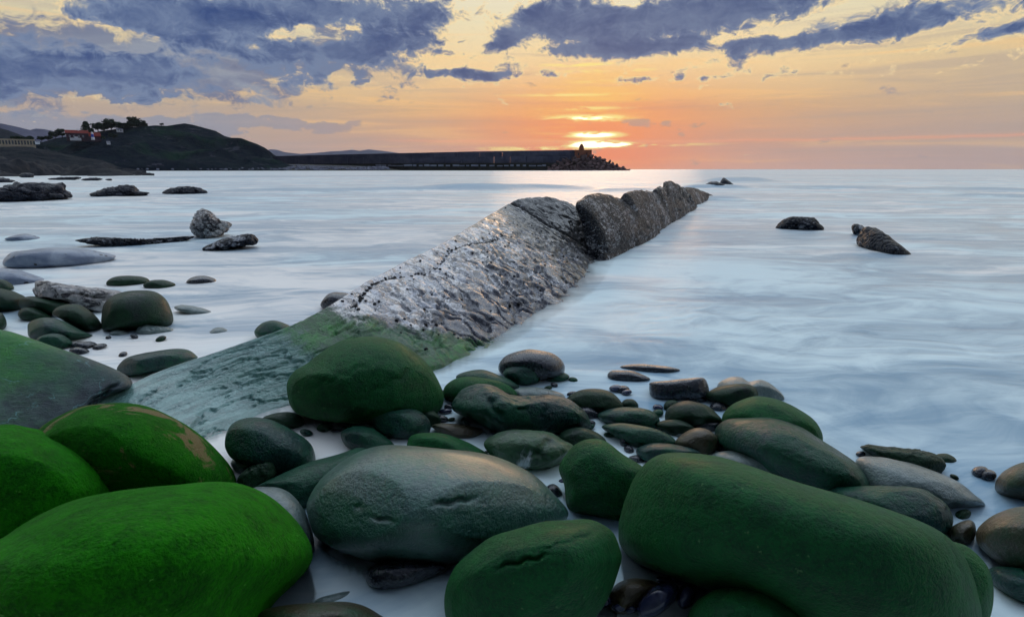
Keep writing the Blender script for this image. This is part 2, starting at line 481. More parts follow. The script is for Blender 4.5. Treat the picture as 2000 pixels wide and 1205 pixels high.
def slab_mat():
    m, nb = new_mat('veined_slate_slab')
    v, r = ocoord(nb)
    mid = nb.noise(v, 9.0, 5, 0.6)
    fine = nb.noise(v, 130, 3, 0.7)
    x, y, z = nb.sep(v)
    t = nb.node('ShaderNodeTexCoord'); ox, oy, oz = nb.sep(t.outputs['Object'])
    base = nb.mix(nb.smooth(mid, 0.4, 0.65), (0.020, 0.034, 0.048), (0.050, 0.075, 0.09))
    gr = nb.smooth(nb.noise(v, 2.0, 4, 0.6) * 0.9 - ox * 0.85 + mid * 0.4 + 0.35, 0.75, 1.35)
    base = nb.mix(gr, base, nb.mix(nb.smooth(fine, .4, .7), (0.004, 0.14, 0.01), (0.02, 0.26, 0.01)))
    gb = nb.smooth(nb.noise(nb.vadd(v, (3, 1, 2)), 1.6, 4, 0.6), 0.5, 0.66)
    base = nb.mix(gb * 0.7, base, (0.012, 0.085, 0.06))
    wv = nb.noise(nb.vadd(v, (0, 7, 0)), 1.5, 6, 0.62, 0.3)
    vein = (1.0 - nb.smooth(nb.m('ABSOLUTE', wv - 0.5), 0.0, 0.006)) * nb.smooth(mid, 0.42, 0.55)
    col = nb.mix(vein * 0.8, base, (0.12, 0.30, 0.32))
    lam = nb.noise(nb.vmul(v, (1.0, 6.0, 14.0)), 5.0, 4, 0.6)
    return finish(m, nb, col, 0.34 + fine * 0.1, fine * 0.9 + mid * 2.0 + lam * 1.2, 0.25, 0.007, 1.0, None, (0.06, 0.3))
MAT['slab'] = slab_mat()

def mussel_mat(name, light, dark, amount, scale=26.0, green=0.0):
    """rock crusted with mussels and barnacles, pale rock showing between them"""
    m, nb = new_mat(name)
    v, r = ocoord(nb)
    big = nb.noise(v, 1.3, 4, 0.6)
    warp = nb.vadd(v, nb.vmul(nb.noise(v, scale * 0.5, 3, color=True), (0.05, 0.05, 0.05)))
    sx = nb.noise(nb.vmul(warp, (1.0, 0.55, 1.7)), scale, 5, 0.72, 0.9)
    f = nb.smooth(sx + (big - 0.5) * 0.55 + (amount - 0.5), 0.44, 0.54)
    cell = nb.voronoi(v, scale * 2.3)
    c = nb.mix(f, nb.mix(cell, light[0], light[1]), nb.mix(cell, dark[1], dark[0]))
    if green:
        c = nb.mix(nb.smooth(big, 0.52, 0.66) * green, c, (0.02, 0.06, 0.03))
    return finish(m, nb, c, 0.28 + f * 0.15, f * 0.6 + cell * 1.2 + sx * 1.6, 0.2, 0.06, 1.0)
MAT['mussel'] = mussel_mat('mussel_crusted_rock', ((0.26, 0.29, 0.36), (0.66, 0.68, 0.72)), ((0.004, 0.007, 0.014), (0.014, 0.019, 0.030)), 0.545, 11)
MAT['mussel_far'] = mussel_mat('mussel_crusted_far_rock', ((0.22, 0.25, 0.32), (0.56, 0.58, 0.62)), ((0.004, 0.007, 0.014), (0.014, 0.019, 0.032)), 0.56, 6)
MAT['farrock'] = mussel_mat('far_dark_rock', ((0.06, 0.07, 0.10), (0.10, 0.10, 0.13)), ((0.016, 0.02, 0.032), (0.035, 0.04, 0.055)), 0.56, 4)
MAT['silver'] = mussel_mat('silvery_ribbed_rock', ((0.42, 0.42, 0.45), (0.66, 0.64, 0.62)), ((0.03, 0.03, 0.04), (0.12, 0.12, 0.13)), 0.40, 7)
def dotted_mat():
    m, nb = new_mat('pale_limpet_rock')
    v, r = ocoord(nb)
    n1 = nb.noise(v, 2.2, 5, 0.6, 0.3); n2 = nb.noise(v, 30.0, 4, 0.6)
    base = nb.mix(nb.smooth(n1, 0.4, 0.62), (0.14, 0.18, 0.26), (0.27, 0.32, 0.40))
    dot = (1.0 - nb.smooth(nb.voronoi(v, 7.0), 0.17, 0.22)) * nb.smooth(nb.noise(v, 2.6, 2), 0.48, 0.56)
    return finish(m, nb, nb.mix(dot, base, (0.015, 0.016, 0.022)), 0.32, n2 * 0.5 + n1 * 2.0 + dot * 1.5, 0.5, 0.02, 0.8)
MAT['dotted'] = dotted_mat()

def flat_mat(name, a, b, scale, rough=0.8, bumpd=0.0, detail=5, spec=0.08):
    m, nb = new_mat(name)
    t = nb.node('ShaderNodeTexCoord')
    n = nb.noise(t.outputs['Object'], scale, detail, 0.62, 0.2)
    n2 = nb.noise(t.outputs['Object'], scale * 7.3, 4, 0.6)
    c = nb.mix(nb.smooth(n * 0.7 + n2 * 0.3, 0.36, 0.64), a, b)
    return finish(m, nb, c, rough, (n + n2 * 0.4) if bumpd else None, spec, bumpd or 0.01)
MAT['limpet'] = flat_mat('black_limpet_shell', (0.010, 0.011, 0.014), (0.03, 0.03, 0.034), 60, 0.45)
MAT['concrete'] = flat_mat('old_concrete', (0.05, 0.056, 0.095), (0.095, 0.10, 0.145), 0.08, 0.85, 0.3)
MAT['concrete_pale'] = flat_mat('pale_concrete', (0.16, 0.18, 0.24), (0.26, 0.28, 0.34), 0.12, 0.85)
MAT['riprap'] = flat_mat('riprap_stone', (0.07, 0.045, 0.045), (0.20, 0.13, 0.13), 0.12, 0.8, 0.3)
MAT['riprap_dark'] = flat_mat('wet_weedy_stone', (0.018, 0.02, 0.018), (0.035, 0.034, 0.024), 0.3, 0.6, 0.3)
MAT['whitewash'] = flat_mat('whitewash', (0.50, 0.52, 0.58), (0.62, 0.63, 0.66), 0.3, 0.8)
MAT['rooftile'] = flat_mat('red_roof_tile', (0.16, 0.03, 0.025), (0.24, 0.05, 0.04), 0.4, 0.8)
MAT['bluepaint'] = flat_mat('blue_paint', (0.03, 0.08, 0.36), (0.05, 0.12, 0.46), 0.4, 0.6)
MAT['darkwall'] = flat_mat('dark_house_wall', (0.05, 0.035, 0.05), (0.08, 0.05, 0.06), 0.4, 0.8)
MAT['flare_red'] = flat_mat('flare_reddened_stone', (0.22, 0.075, 0.04), (0.30, 0.11, 0.06), 0.2, 0.8)  # red glow of the lens flare put into the tower's colour
MAT['glass'] = flat_mat('window_pane', (0.015, 0.02, 0.03), (0.03, 0.035, 0.05), 1.0, 0.15)
MAT['railing'] = flat_mat('cream_railing', (0.42, 0.37, 0.28), (0.52, 0.46, 0.36), 0.4, 0.7)
MAT['foliage'] = flat_mat('dark_foliage', (0.010, 0.022, 0.016), (0.026, 0.05, 0.024), 0.5, 0.75)
MAT['bark'] = flat_mat('bark', (0.03, 0.022, 0.016), (0.05, 0.04, 0.03), 1.0, 0.9)

def hill_mat():
    m, nb = new_mat('headland_scrub_and_cliff')
    g = nb.node('ShaderNodeNewGeometry')
    t = nb.node('ShaderNodeTexCoord')
    v = t.outputs['Object']
    px, py, pz = nb.sep(v)
    n1 = nb.noise(v, 0.012, 6, 0.65, 0.4)
    n2 = nb.noise(v, 0.05, 6, 0.7, 0.3)
    veg = nb.mix(nb.smooth(n2, 0.38, 0.62), (0.003, 0.008, 0.018), (0.009, 0.018, 0.024))
    veg = nb.mix(nb.smooth(n1, 0.52, 0.64), veg, (0.008, 0.028, 0.020))
    cl = nb.noise(nb.vmul(v, (1.0, 1.0, 0.35)), 0.03, 6, 0.72, 0.6)
    col = nb.mix(nb.smooth(cl, 0.585, 0.66) * 0.85, veg, (0.055, 0.056, 0.08))
    return finish(m, nb, col, 0.95, n2 + n1, 0.03, 6.0, 1.0)
MAT['hill'] = hill_mat()
MAT['bank'] = flat_mat('wooded_bank', (0.002, 0.005, 0.013), (0.007, 0.014, 0.020), 0.05, 0.9, 3.0)
MAT['foreshore'] = flat_mat('rocky_foreshore', (0.004, 0.007, 0.015), (0.026, 0.027, 0.030), 0.06, 0.75, 1.0)
MAT['farhill'] = flat_mat('far_hillside', (0.05, 0.055, 0.10), (0.08, 0.085, 0.14), 0.004, 0.9)  # part of the distance haze is put into this bluish colour
MAT['seabed'] = flat_mat('dark_seabed', (0.02, 0.035, 0.035), (0.05, 0.07, 0.06), 5.0, 0.7, 0.02)

# ================================================================== sea
WAVES = [  # centre pixel, half width in px, amplitude, half thickness along the view, bend
    (760, 372, 330, 0.26, 1.9, 0.25), (1010, 370, 150, 0.34, 1.7, 0.1), (1225, 373, 60, 0.24, 1.3, 0.0),
    (1395, 368, 60, 0.34, 1.4, 0.0), (1440, 355, 60, 0.60, 3.6, 0.0), (1385, 390, 60, 0.20, 1.0, 0.0),
    (420, 348, 160, 0.42, 5.0, 0.0), (1850, 372, 230, 0.18, 1.5, 0.0), (1700, 369, 200, 0.13, 1.5, 0.0), (1960, 384, 70, 0.16, 1.0, 0.0),
    (100, 403, 140, 0.10, 0.9, 0.0), (1750, 344, 300, 0.42, 7.0, 0.0), (300, 391, 180, 0.09, 0.8, 0.1), (700, 345, 300, 0.3, 6.0, 0.0)]

def sea_height(x, y):
    r = np.hypot(x, y)
    z = np.zeros_like(x)
    for px, py, hw, amp, th, bend in WAVES:
        g0 = ground(px, py)
        r0 = math.hypot(g0[0], g0[1]); a0 = math.atan2(g0[0], g0[1])
        aw = hw / F
        a = np.arctan2(x, y) - a0
        rr = r0 * (1 + 0.02 * np.sin(a * 23) + 0.03 * bend * np.sin(a * 7.0))
        u = (r - rr) / th
        z += amp * np.exp(-u * u * np.where(u < 0, 1.3, 0.35)) * np.exp(-(a / aw) ** 4)
    p = np.stack([x * 0.35, y * 0.7, 0 * x], -1).reshape(-1, 3)
    n = fbm(p, 1.0, 4, 0.5, 3).reshape(x.shape)
    z += n * np.clip((r - 2.5) / 18.0, 0, 1) * 0.035 * np.clip(1.3 - r / 400, 0, 1)
    return z

# the churned, air-filled water just under the surface, through which nothing can be seen
def churn_mat():
    m, nb = new_mat('churned_white_water')
    nb.flat = True
    P = nb.node('ShaderNodeNewGeometry').outputs['Position']
    x, y, z = nb.sep(P)
    dist = nb.m('SQRT', x * x + y * y)
    warp = nb.vadd(P, nb.vmul(nb.noise(P, 0.35, 3, color=True), (1.6, 1.0, 0.0)))
    s1 = nb.noise(nb.vmul(warp, (0.33, 1.0, 0.0)), 0.55, 6, 0.6, 0.8)
    s2 = nb.noise(nb.vmul(warp, (0.40, 1.0, 0.0)), 2.6, 5, 0.6, 0.6)
    s3 = nb.noise(nb.vmul(P, (0.07, 1.0, 0.0)), 0.10, 5, 0.6, 0.4)
    s = s1 * 0.5 + s2 * 0.25 + s3 * 0.3
    c = nb.mix(nb.smooth(s, 0.40, 0.60), (0.34, 0.47, 0.60), (0.93, 0.95, 0.95))
    return finish(m, nb, c, 0.9, None, 0.1)
n_ = 60
ang = np.linspace(-math.pi, math.pi, 97)[:-1]
rad = np.geomspace(0.3, 160, n_)
A, R = np.meshgrid(ang, rad)
Vb = np.stack([R * np.sin(A), R * np.cos(A), -0.12 + 0 * R], -1).reshape(-1, 3)
Vb = np.concatenate([Vb, [[0, 0, -0.12]]])
fq = grid_faces(n_, 96, True)
i_ = np.arange(96)
tri = np.concatenate([fq[:, [0, 2, 1]], fq[:, [0, 3, 2]], np.stack([np.full(96, len(Vb) - 1), (i_ + 1) % 96, i_], -1)])
bed = link('churned_water', mesh_np('churned_water', Vb, tri), churn_mat())
tag(bed, 'white churned water below the surface', kind='structure')

# unseen shore and cliff behind the camera, added to block bounce and skylight
def unseen_shore():
    xs = np.linspace(-160, 160, 161); ys = np.concatenate([np.linspace(1.15, -6, 30), np.geomspace(6.3, 120, 40) * -1])
    X, Y = np.meshgrid(np.sign(xs) * (np.abs(xs) / 160) ** 1.8 * 160, ys)
    t = 1.15 - Y
    edge = np.clip(np.abs(X) - 2.5, 0, 200)
    Z = -0.5 + np.clip(t, 0, 2.0) * 0.30 + np.clip(t - 2, 0, 6) * 0.18 + 26.0 * np.clip((t - 16) / 26, 0, 1) ** 1.3
    p = np.stack([X, Y, 0 * X], -1).reshape(-1, 3)
    Z += fbm(p, 1.1, 4, 0.5, 91).reshape(X.shape) * 0.16 * np.clip(t, 0, 1) + fbm(p, 0.12, 4, 0.5, 95).reshape(X.shape) * np.clip((t - 8) / 20, 0, 1) * 2.5
    V = np.stack([X, Y, Z], -1).reshape(-1, 3)
    return mesh_np('shore', V, grid_faces(len(ys), len(xs))[:, ::-1])
tag(link('shore', unseen_shore(), flat_mat('unseen_shore_rock', (0.02, 0.035, 0.03), (0.06, 0.075, 0.06), 1.4, 0.7, 0.05)), kind='structure')

# ================================================================== hills
def interp_px(pts, xs):
    p = np.array(pts, dtype=float)
    return np.interp(xs, p[:, 0], p[:, 1])

def hill(name, ridge, r_front, r_ridge, r_back, mat, rough=0.06, nc=260, nr=70, seed=1, power=0.75, kind='structure', base=-2.0, label=None, nscale=0.02, skyline=0.0):
    xs = np.linspace(ridge[0][0], ridge[-1][0], nc)
    ys = interp_px(ridge, xs)
    front = np.linspace(0, 1, nr)
    back = np.linspace(1.02, 1.6, 14)
    q = np.concatenate([front, back])
    V = []
    for qq in q:
        r = r_front + (r_ridge - r_front) * qq if qq <= 1 else r_ridge + (r_back - r_ridge) * (qq - 1) / 0.6
        for x, y in zip(xs, ys):
            top = at_range(x, y, r_ridge)
            d = ray(x, 331); dh = np.array([d[0], d[1]]) / math.hypot(d[0], d[1])
            prof = qq ** power if qq <= 1 else max(0.0, 1 - ((qq - 1) / 0.6) ** 1.5)
            V.append((dh[0] * r, dh[1] * r, base + (top[2] - base) * prof))
    V = np.array(V)
    hmax = V[:, 2].max()
    n = fbm(V * np.array([1, 1, 0.3]), nscale, 5, 0.5, seed)
    rid = 1 - np.abs(fbm(V * np.array([1, 0.35, 0.0]), nscale * 0.55, 4, 0.5, seed + 9))
    qv = np.repeat(np.clip(q, 0, 1.6), nc)
    wgt = np.clip(qv * 3, 0, 1) * np.clip((1.0 - qv) * 3 + skyline, 0, 1)
    V[:, 2] += (n * 0.8 + (rid - 0.7) * 0.9) * rough * hmax * wgt
    me = mesh_np(name, V, grid_faces(len(q), nc))
    o = link(name, me, mat)
    tag(o, label, kind=kind)
    return o

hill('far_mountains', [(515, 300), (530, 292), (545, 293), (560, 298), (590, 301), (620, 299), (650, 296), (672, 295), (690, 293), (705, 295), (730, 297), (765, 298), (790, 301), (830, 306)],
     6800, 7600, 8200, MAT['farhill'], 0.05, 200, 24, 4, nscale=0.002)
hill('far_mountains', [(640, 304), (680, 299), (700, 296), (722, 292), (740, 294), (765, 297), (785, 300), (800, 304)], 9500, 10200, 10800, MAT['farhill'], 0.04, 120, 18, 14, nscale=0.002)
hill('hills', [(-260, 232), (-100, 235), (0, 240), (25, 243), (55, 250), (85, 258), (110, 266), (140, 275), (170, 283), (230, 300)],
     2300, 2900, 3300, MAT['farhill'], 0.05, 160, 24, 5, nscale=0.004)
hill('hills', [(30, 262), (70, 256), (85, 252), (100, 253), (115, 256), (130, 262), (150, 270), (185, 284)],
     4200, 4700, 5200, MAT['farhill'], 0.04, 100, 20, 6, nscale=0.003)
hill('hills', [(-240, 240), (-60, 243), (0, 247), (30, 255), (60, 267), (90, 277), (130, 290)],
     1500, 1800, 2100, MAT['hill'], 0.05, 120, 30, 8, nscale=0.008)
headland = hill('headland', [(-120, 300), (40, 296), (75, 286), (95, 277), (120, 270), (150, 266), (180, 262), (210, 256), (240, 252), (265, 249), (290, 247),
     (315, 245), (338, 246), (356, 243), (372, 241), (388, 244), (405, 249), (430, 256), (446, 266), (470, 273), (490, 277), (508, 284), (522, 292), (533, 300), (545, 310), (560, 322), (575, 334)],
     700, 900, 1150, MAT['hill'], 0.26, 420, 90, 11, 0.7, nscale=0.014, skyline=0.03)
bank = hill('wooded_bank', [(-330, 280), (-150, 284), (0, 287), (40, 287), (70, 288), (85, 292), (110, 297), (140, 303), (170, 309), (200, 313), (215, 318), (232, 326), (252, 333), (285, 337)],
     300, 430, 560, MAT['bank'], 0.16, 300, 60, 21, 0.62, nscale=0.05, skyline=0.1)
shore = hill('rocky_foreshore', [(-330, 322), (-100, 318), (0, 316), (30, 319), (60, 326), (90, 330), (120, 329), (160, 327), (195, 330), (225, 334), (250, 337), (275, 339.5), (300, 342)],
     170, 235, 300, MAT['foreshore'], 0.9, 300, 40, 31, 0.6, nscale=0.12, base=-0.8, skyline=0.5)

# ================================================================== mole with harbour light
def line_pt(p0, p1, t):
    return p0 + (p1 - p0) * t

M0 = at_range(250, 331, 930); M1 = at_range(1156, 331, 800)
axis = (M1 - M0)[:2]; MLEN = float(np.linalg.norm(axis)); axis = axis / MLEN
mole = empty('harbour_mole', (M0[0], M0[1], 0), math.atan2(axis[1], axis[0]))
tag(mole, 'long dark concrete breakwater wall running out across the bay to the harbour light', 'breakwater')
# in the mole's own frame x runs to its head, -y faces the camera
def mole_top(px, py, yoff=0.0):
    d = ray(px, py)
    # intersect the ray with the vertical plane of the wall
    nrm = np.array([-axis[1], axis[0]])
    t = np.dot(np.array([M0[0], M0[1]]) + nrm * yoff, nrm) / np.dot(d[:2], nrm)
    p = np.array([0, 0, CAM_H]) + d * t
    return float(np.dot(p[:2] - M0[:2], axis)), float(p[2])

def mole_strip(name, pts_top, pts_bot, yf, yb, mat, seg=None, joint=0.0):
    """wall lengths between two pixel profiles; each length is a piece of its own"""
    xs = [p[0] for p in pts_top]
    cuts = np.linspace(xs[0], xs[-1], (seg or 1) + 1)
    for a, b in zip(cuts[:-1], cuts[1:]):
        bm = bmesh.new()
        n = 4
        cols = np.linspace(a, b, n)
        rows = []
        for k, px in enumerate(cols):
            xt, zt = mole_top(px, float(interp_px(pts_top, px)), yf)
            xb_, zb = mole_top(px, float(interp_px(pts_bot, px)), yf)
            sh = joint if k == 0 else (-joint if k == n - 1 else 0)
            rows.append([bm.verts.new((xt + sh, yf, zb)), bm.verts.new((xt + sh, yf, zt)), bm.verts.new((xt + sh, yb, zt)), bm.verts.new((xt + sh, yb, zb))])
        for r0, r1 in zip(rows[:-1], rows[1:]):
            for i in range(4):
                bm.faces.new((r0[i], r1[i], r1[(i + 1) % 4], r0[(i + 1) % 4]))
        bm.faces.new(rows[0][::-1]); bm.faces.new(rows[-1])
        bmesh.ops.recalc_face_normals(bm, faces=bm.faces[:])
        bm_obj(name, bm, mat, mole)

top_line = [(455, 308.5), (535, 306.5), (600, 305), (700, 302.5), (800, 300), (900, 297.8), (1000, 296), (1100, 294.6), (1156, 294)]
mid_line = [(455, 313), (535, 312), (700, 309.5), (900, 307), (1000, 306), (1156, 305)]
low_line = [(455, 321), (700, 320), (900, 319), (1156, 318)]
base_line = [(455, 334), (1156, 334)]
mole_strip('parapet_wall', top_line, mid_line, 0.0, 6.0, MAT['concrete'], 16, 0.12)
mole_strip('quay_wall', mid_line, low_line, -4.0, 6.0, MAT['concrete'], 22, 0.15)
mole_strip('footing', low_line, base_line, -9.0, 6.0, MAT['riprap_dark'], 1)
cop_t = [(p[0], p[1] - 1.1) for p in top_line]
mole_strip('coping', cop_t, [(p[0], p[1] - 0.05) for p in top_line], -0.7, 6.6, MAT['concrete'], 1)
# pale apron blocks at the foot of the wall
px = 735.0
while px < 1062:
    bm = bmesh.new()
    wd = random.uniform(5, 15)
    x0, z0 = mole_top(px, 325.2, -9.0); x1, z1 = mole_top(px + wd, 321.2 + random.random() * 2.2, -9.0)
    box_bm(bm, x0, x1, -9.3 - random.uniform(2, 5), -9.2, z0, z1)
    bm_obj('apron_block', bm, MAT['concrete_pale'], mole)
    px += wd + random.uniform(0.3, 7)
for px in (688, 760, 905, 1010):
    bm = bmesh.new()
    x0, z0 = mole_top(px, 318, -4.0); x1, z1 = mole_top(px + 3.0, 307, -4.0)
    box_bm(bm, x0, x1, -4.5, -4.0 + 0.02, z0, z1 + 0.4)
    bm_obj('buttress', bm, MAT['concrete'], mole)

hl = mole_top(1134, 331, 3.0)
hlight = empty('harbour_light', (M0[0] + axis[0] * hl[0], M0[1] + axis[1] * hl[0], 0), math.atan2(axis[1], axis[0]))
tag(hlight, 'small domed lighthouse tower on a block house at the breakwater head', 'lighthouse')
def hz(py): return mole_top(1134, py, 3.0)[1]
u1 = mole_top(1135, 331, 3.0)[0] - hl[0]      # metres in one photograph pixel
bm = bmesh.new(); box_bm(bm, -13 * u1, 17.5 * u1, -7 * u1, 9 * u1, hz(312), hz(295.3)); bm_obj('block_house', bm, MAT['flare_red'], hlight)
bm = bmesh.new(); box_bm(bm, -13.6 * u1, 18.4 * u1, -7.6 * u1, 9.6 * u1, hz(295.2), hz(293.6)); bm_obj('cornice', bm, MAT['flare_red'], hlight)
def lathe(name, prof, mat, parent, seg=20):
    V = []
    for r, z in prof:
        for k in range(seg):
            a = 2 * math.pi * k / seg
            V.append((r * math.cos(a), r * math.sin(a), z))
    return link(name, mesh_np(name, V, grid_faces(len(prof), seg, True)), mat, parent)
lathe('tower', [(5.2 * u1, hz(295)), (4.9 * u1, hz(290)), (4.2 * u1, hz(286.5)), (4.6 * u1, hz(286.2)), (4.6 * u1, hz(285.6)), (0.01, hz(285.6))], MAT['flare_red'], hlight)
lathe('lantern_dome', [(3.0 * u1, hz(285.7)), (3.0 * u1, hz(284.3)), (2.6 * u1, hz(283.0)), (1.6 * u1, hz(282.2)), (0.5 * u1, hz(281.9)), (0.01, hz(281.8))], MAT['flare_red'], hlight)
lathe('finial', [(0.45 * u1, hz(282.2)), (0.3 * u1, hz(279.5)), (0.02, hz(277.8))], MAT['flare_red'], hlight, 8)
for sx in (-6.5, 9.5):
    bm = bmesh.new(); box_bm(bm, (sx - 1.0) * u1, (sx + 1.0) * u1, -7.15 * u1, -6.9 * u1, hz(304), hz(299)); bm_obj('window', bm, MAT['glass'], hlight)

# riprap rocks round the head: each a chipped block
def chunk(seed, n=26):
    rs = np.random.default_rng(seed)
    bm = bmesh.new()
    for k in range(n):
        d = rs.normal(size=3); d /= np.linalg.norm(d)
        s = np.max(np.abs(d)) ** -0.55
        bm.verts.new(d * np.array([1.0, 0.75, 0.62]) * s * rs.uniform(0.8, 1.0))
    bmesh.ops.convex_hull(bm, input=bm.verts[:])
    for v in [v for v in bm.verts if not v.link_faces]: bm.verts.remove(v)
    me = bpy.data.meshes.new('riprap_rock'); bm.to_mesh(me); bm.free()
    me.materials.append(MAT['riprap'])
    return me
chunks = [chunk(s) for s in range(7)]
head_line = [(1085, 318), (1110, 309), (1130, 306), (1150, 304), (1165, 307), (1185, 313), (1200, 319), (1215, 326), (1226, 331), (1232, 333)]
rr = random.Random(5)
for row, fy in enumerate((0.06, 0.3, 0.55, 0.8, 1.0)):
    for px in np.arange(1072 + 5 * (row % 2), 1232, 9.0):
        ytop = float(interp_px(head_line, px))
        if px < 1085: ytop = 320
        py = ytop + (333.5 - ytop) * (1 - fy) + 1.5
        if ytop > 331 and row > 0: continue
        rng_m = 800 - 18 * (1 - fy) - (px < 1100) * 4 + rr.uniform(-2, 2) - 8
        p = at_range(px + rr.uniform(-3, 3), py, rng_m)
        s = rr.uniform(3.8, 6.6) * u1 / 1.0 * (0.75 if px > 1205 else 1.0)
        o = link('riprap_rock', rr.choice(chunks), None, None, (p[0], p[1], max(p[2], -0.2)))
        o.rotation_euler = (rr.uniform(0, 6.3), rr.uniform(-0.6, 0.6), rr.uniform(0, 6.3))
        o.scale = (s, s * rr.uniform(0.8, 1.2), s * rr.uniform(0.75, 1.1))
        tag(o, 'angular armour rock in the heap round the breakwater head', 'rock', 'armour rocks heaped round the breakwater head')
# solid core under the armour rocks so that no light passes between them
core = hill('armour_core', [(1070, 324), (1085, 320), (1110, 311), (1130, 308), (1150, 307), (1165, 310), (1185, 316), (1200, 322), (1215, 329), (1225, 333)], 778, 797, 812, MAT['riprap'], 0.05, 60, 12, 41, 0.9, nscale=0.2, kind='structure')
core.name = 'rubble_mound'

# grey stony beach under the headland
bm = bmesh.new()
rb = np.random.default_rng(3)
me_list = []
V, Fc = [], []
src = chunks[0]
sv = np.array([v.co[:] for v in src.vertices]); sf = [tuple(p.vertices) for p in src.polygons]
sf = [f for f in sf if len(f) == 3]
for k in range(1500):
    px = rb.uniform(262, 760)
    t = rb.uniform(0, 1) ** 0.8
    p = at_range(px, 331.5 - 9.5 * t * (1.0 if px < 560 else max(0.55, 1 - (px - 560) / 300)), 700 + 90 * t)
    s = rb.uniform(0.8, 2.1)
    a = rb.uniform(0, 6.28); ca, sa = math.cos(a), math.sin(a)
    vv = sv @ np.array([[ca, sa, 0], [-sa, ca, 0], [0, 0, 1]]) * s + p
    o0 = len(V) * len(sv); V.append(vv); Fc += [(f[0] + o0, f[1] + o0, f[2] + o0) for f in sf]
bs = link('beach_stones', mesh_np('beach_stones', np.concatenate(V), np.array(Fc), False), flat_mat('beach_stone', (0.09, 0.10, 0.14), (0.24, 0.25, 0.32), 0.03, 0.8))
tag(bs, 'grey shingle and stones along the foot of the headland', kind='stuff')
hill('beach', [(245, 336), (262, 332), (300, 322), (380, 320.5), (500, 320), (600, 321.5), (700, 324), (770, 330), (790, 334)], 698, 792, 815, MAT['riprap_dark'], 0.02, 90, 14, 51, 0.9, nscale=0.2)

# ================================================================== trees and houses on the headland
def crown_mesh(seed, tall=1.0, conifer=False):
    rs = np.random.default_rng(seed)
    V, Fc = [], []
    ncl = 26
    for k in range(ncl):
        if conifer:
            h = rs.uniform(0.12, 1.0); rad_ = (1.02 - h) * 0.42
            a = rs.uniform(0, 6.28); c = np.array([math.cos(a) * rad_ * 0.7, math.sin(a) * rad_ * 0.7, h * tall]); cr = 0.10 + 0.12 * (1 - h)
        else:
            d = rs.normal(size=3); d /= np.linalg.norm(d); d *= rs.uniform(0.3, 1.0) ** 0.5
            c = np.array([d[0] * 0.42, d[1] * 0.42, 0.62 + d[2] * 0.34]) * np.array([1, 1, tall]); cr = rs.uniform(0.10, 0.2)
        for q in range(34):
            e = rs.normal(size=3); e /= np.linalg.norm(e)
            p = c + e * cr * rs.uniform(0.5, 1.05)
            t1 = rs.normal(size=3); t1 -= e * np.dot(t1, e) * 0.6; t1 /= np.linalg.norm(t1)
            t2 = np.cross(e, t1); s = rs.uniform(0.035, 0.07)
            o = len(V)
            V += [p - t1 * s, p + t1 * s, p + t1 * s * 0.6 + t2 * s * 1.5, p - t1 * s * 0.6 + t2 * s * 1.5]
            Fc.append((o, o + 1, o + 2, o + 3))
    me = mesh_np('crown', np.array(V), np.array(Fc), False)
    me.materials.append(MAT['foliage'])
    return me
def trunk_mesh():
    bm = bmesh.new()
    for (a, b, r0, r1) in (((0, 0, -0.05), (0.01, 0, 0.6), 0.035, 0.02), ((0.005, 0, 0.32), (0.16, 0.05, 0.62), 0.016, 0.008), ((0.005, 0, 0.36), (-0.14, -0.06, 0.66), 0.016, 0.008)):
        A, B = Vector(a), Vector(b); d = (B - A).normalized(); u = d.orthogonal().normalized(); v_ = d.cross(u)
        ra = [bm.verts.new(A + (u * math.cos(t) + v_ * math.sin(t)) * r0) for t in np.linspace(0, 6.283, 7)[:-1]]
        rb_ = [bm.verts.new(B + (u * math.cos(t) + v_ * math.sin(t)) * r1) for t in np.linspace(0, 6.283, 7)[:-1]]
        for i in range(6): bm.faces.new((ra[i], ra[(i + 1) % 6], rb_[(i + 1) % 6], rb_[i]))
        bm.faces.new(rb_)
    me = bpy.data.meshes.new('trunk'); bm.to_mesh(me); bm.free(); me.materials.append(MAT['bark'])
    return me
crowns = [crown_mesh(1), crown_mesh(2, 0.85), crown_mesh(3, 1.1)]
conifer = crown_mesh(9, 1.0, True)
trunk = trunk_mesh()
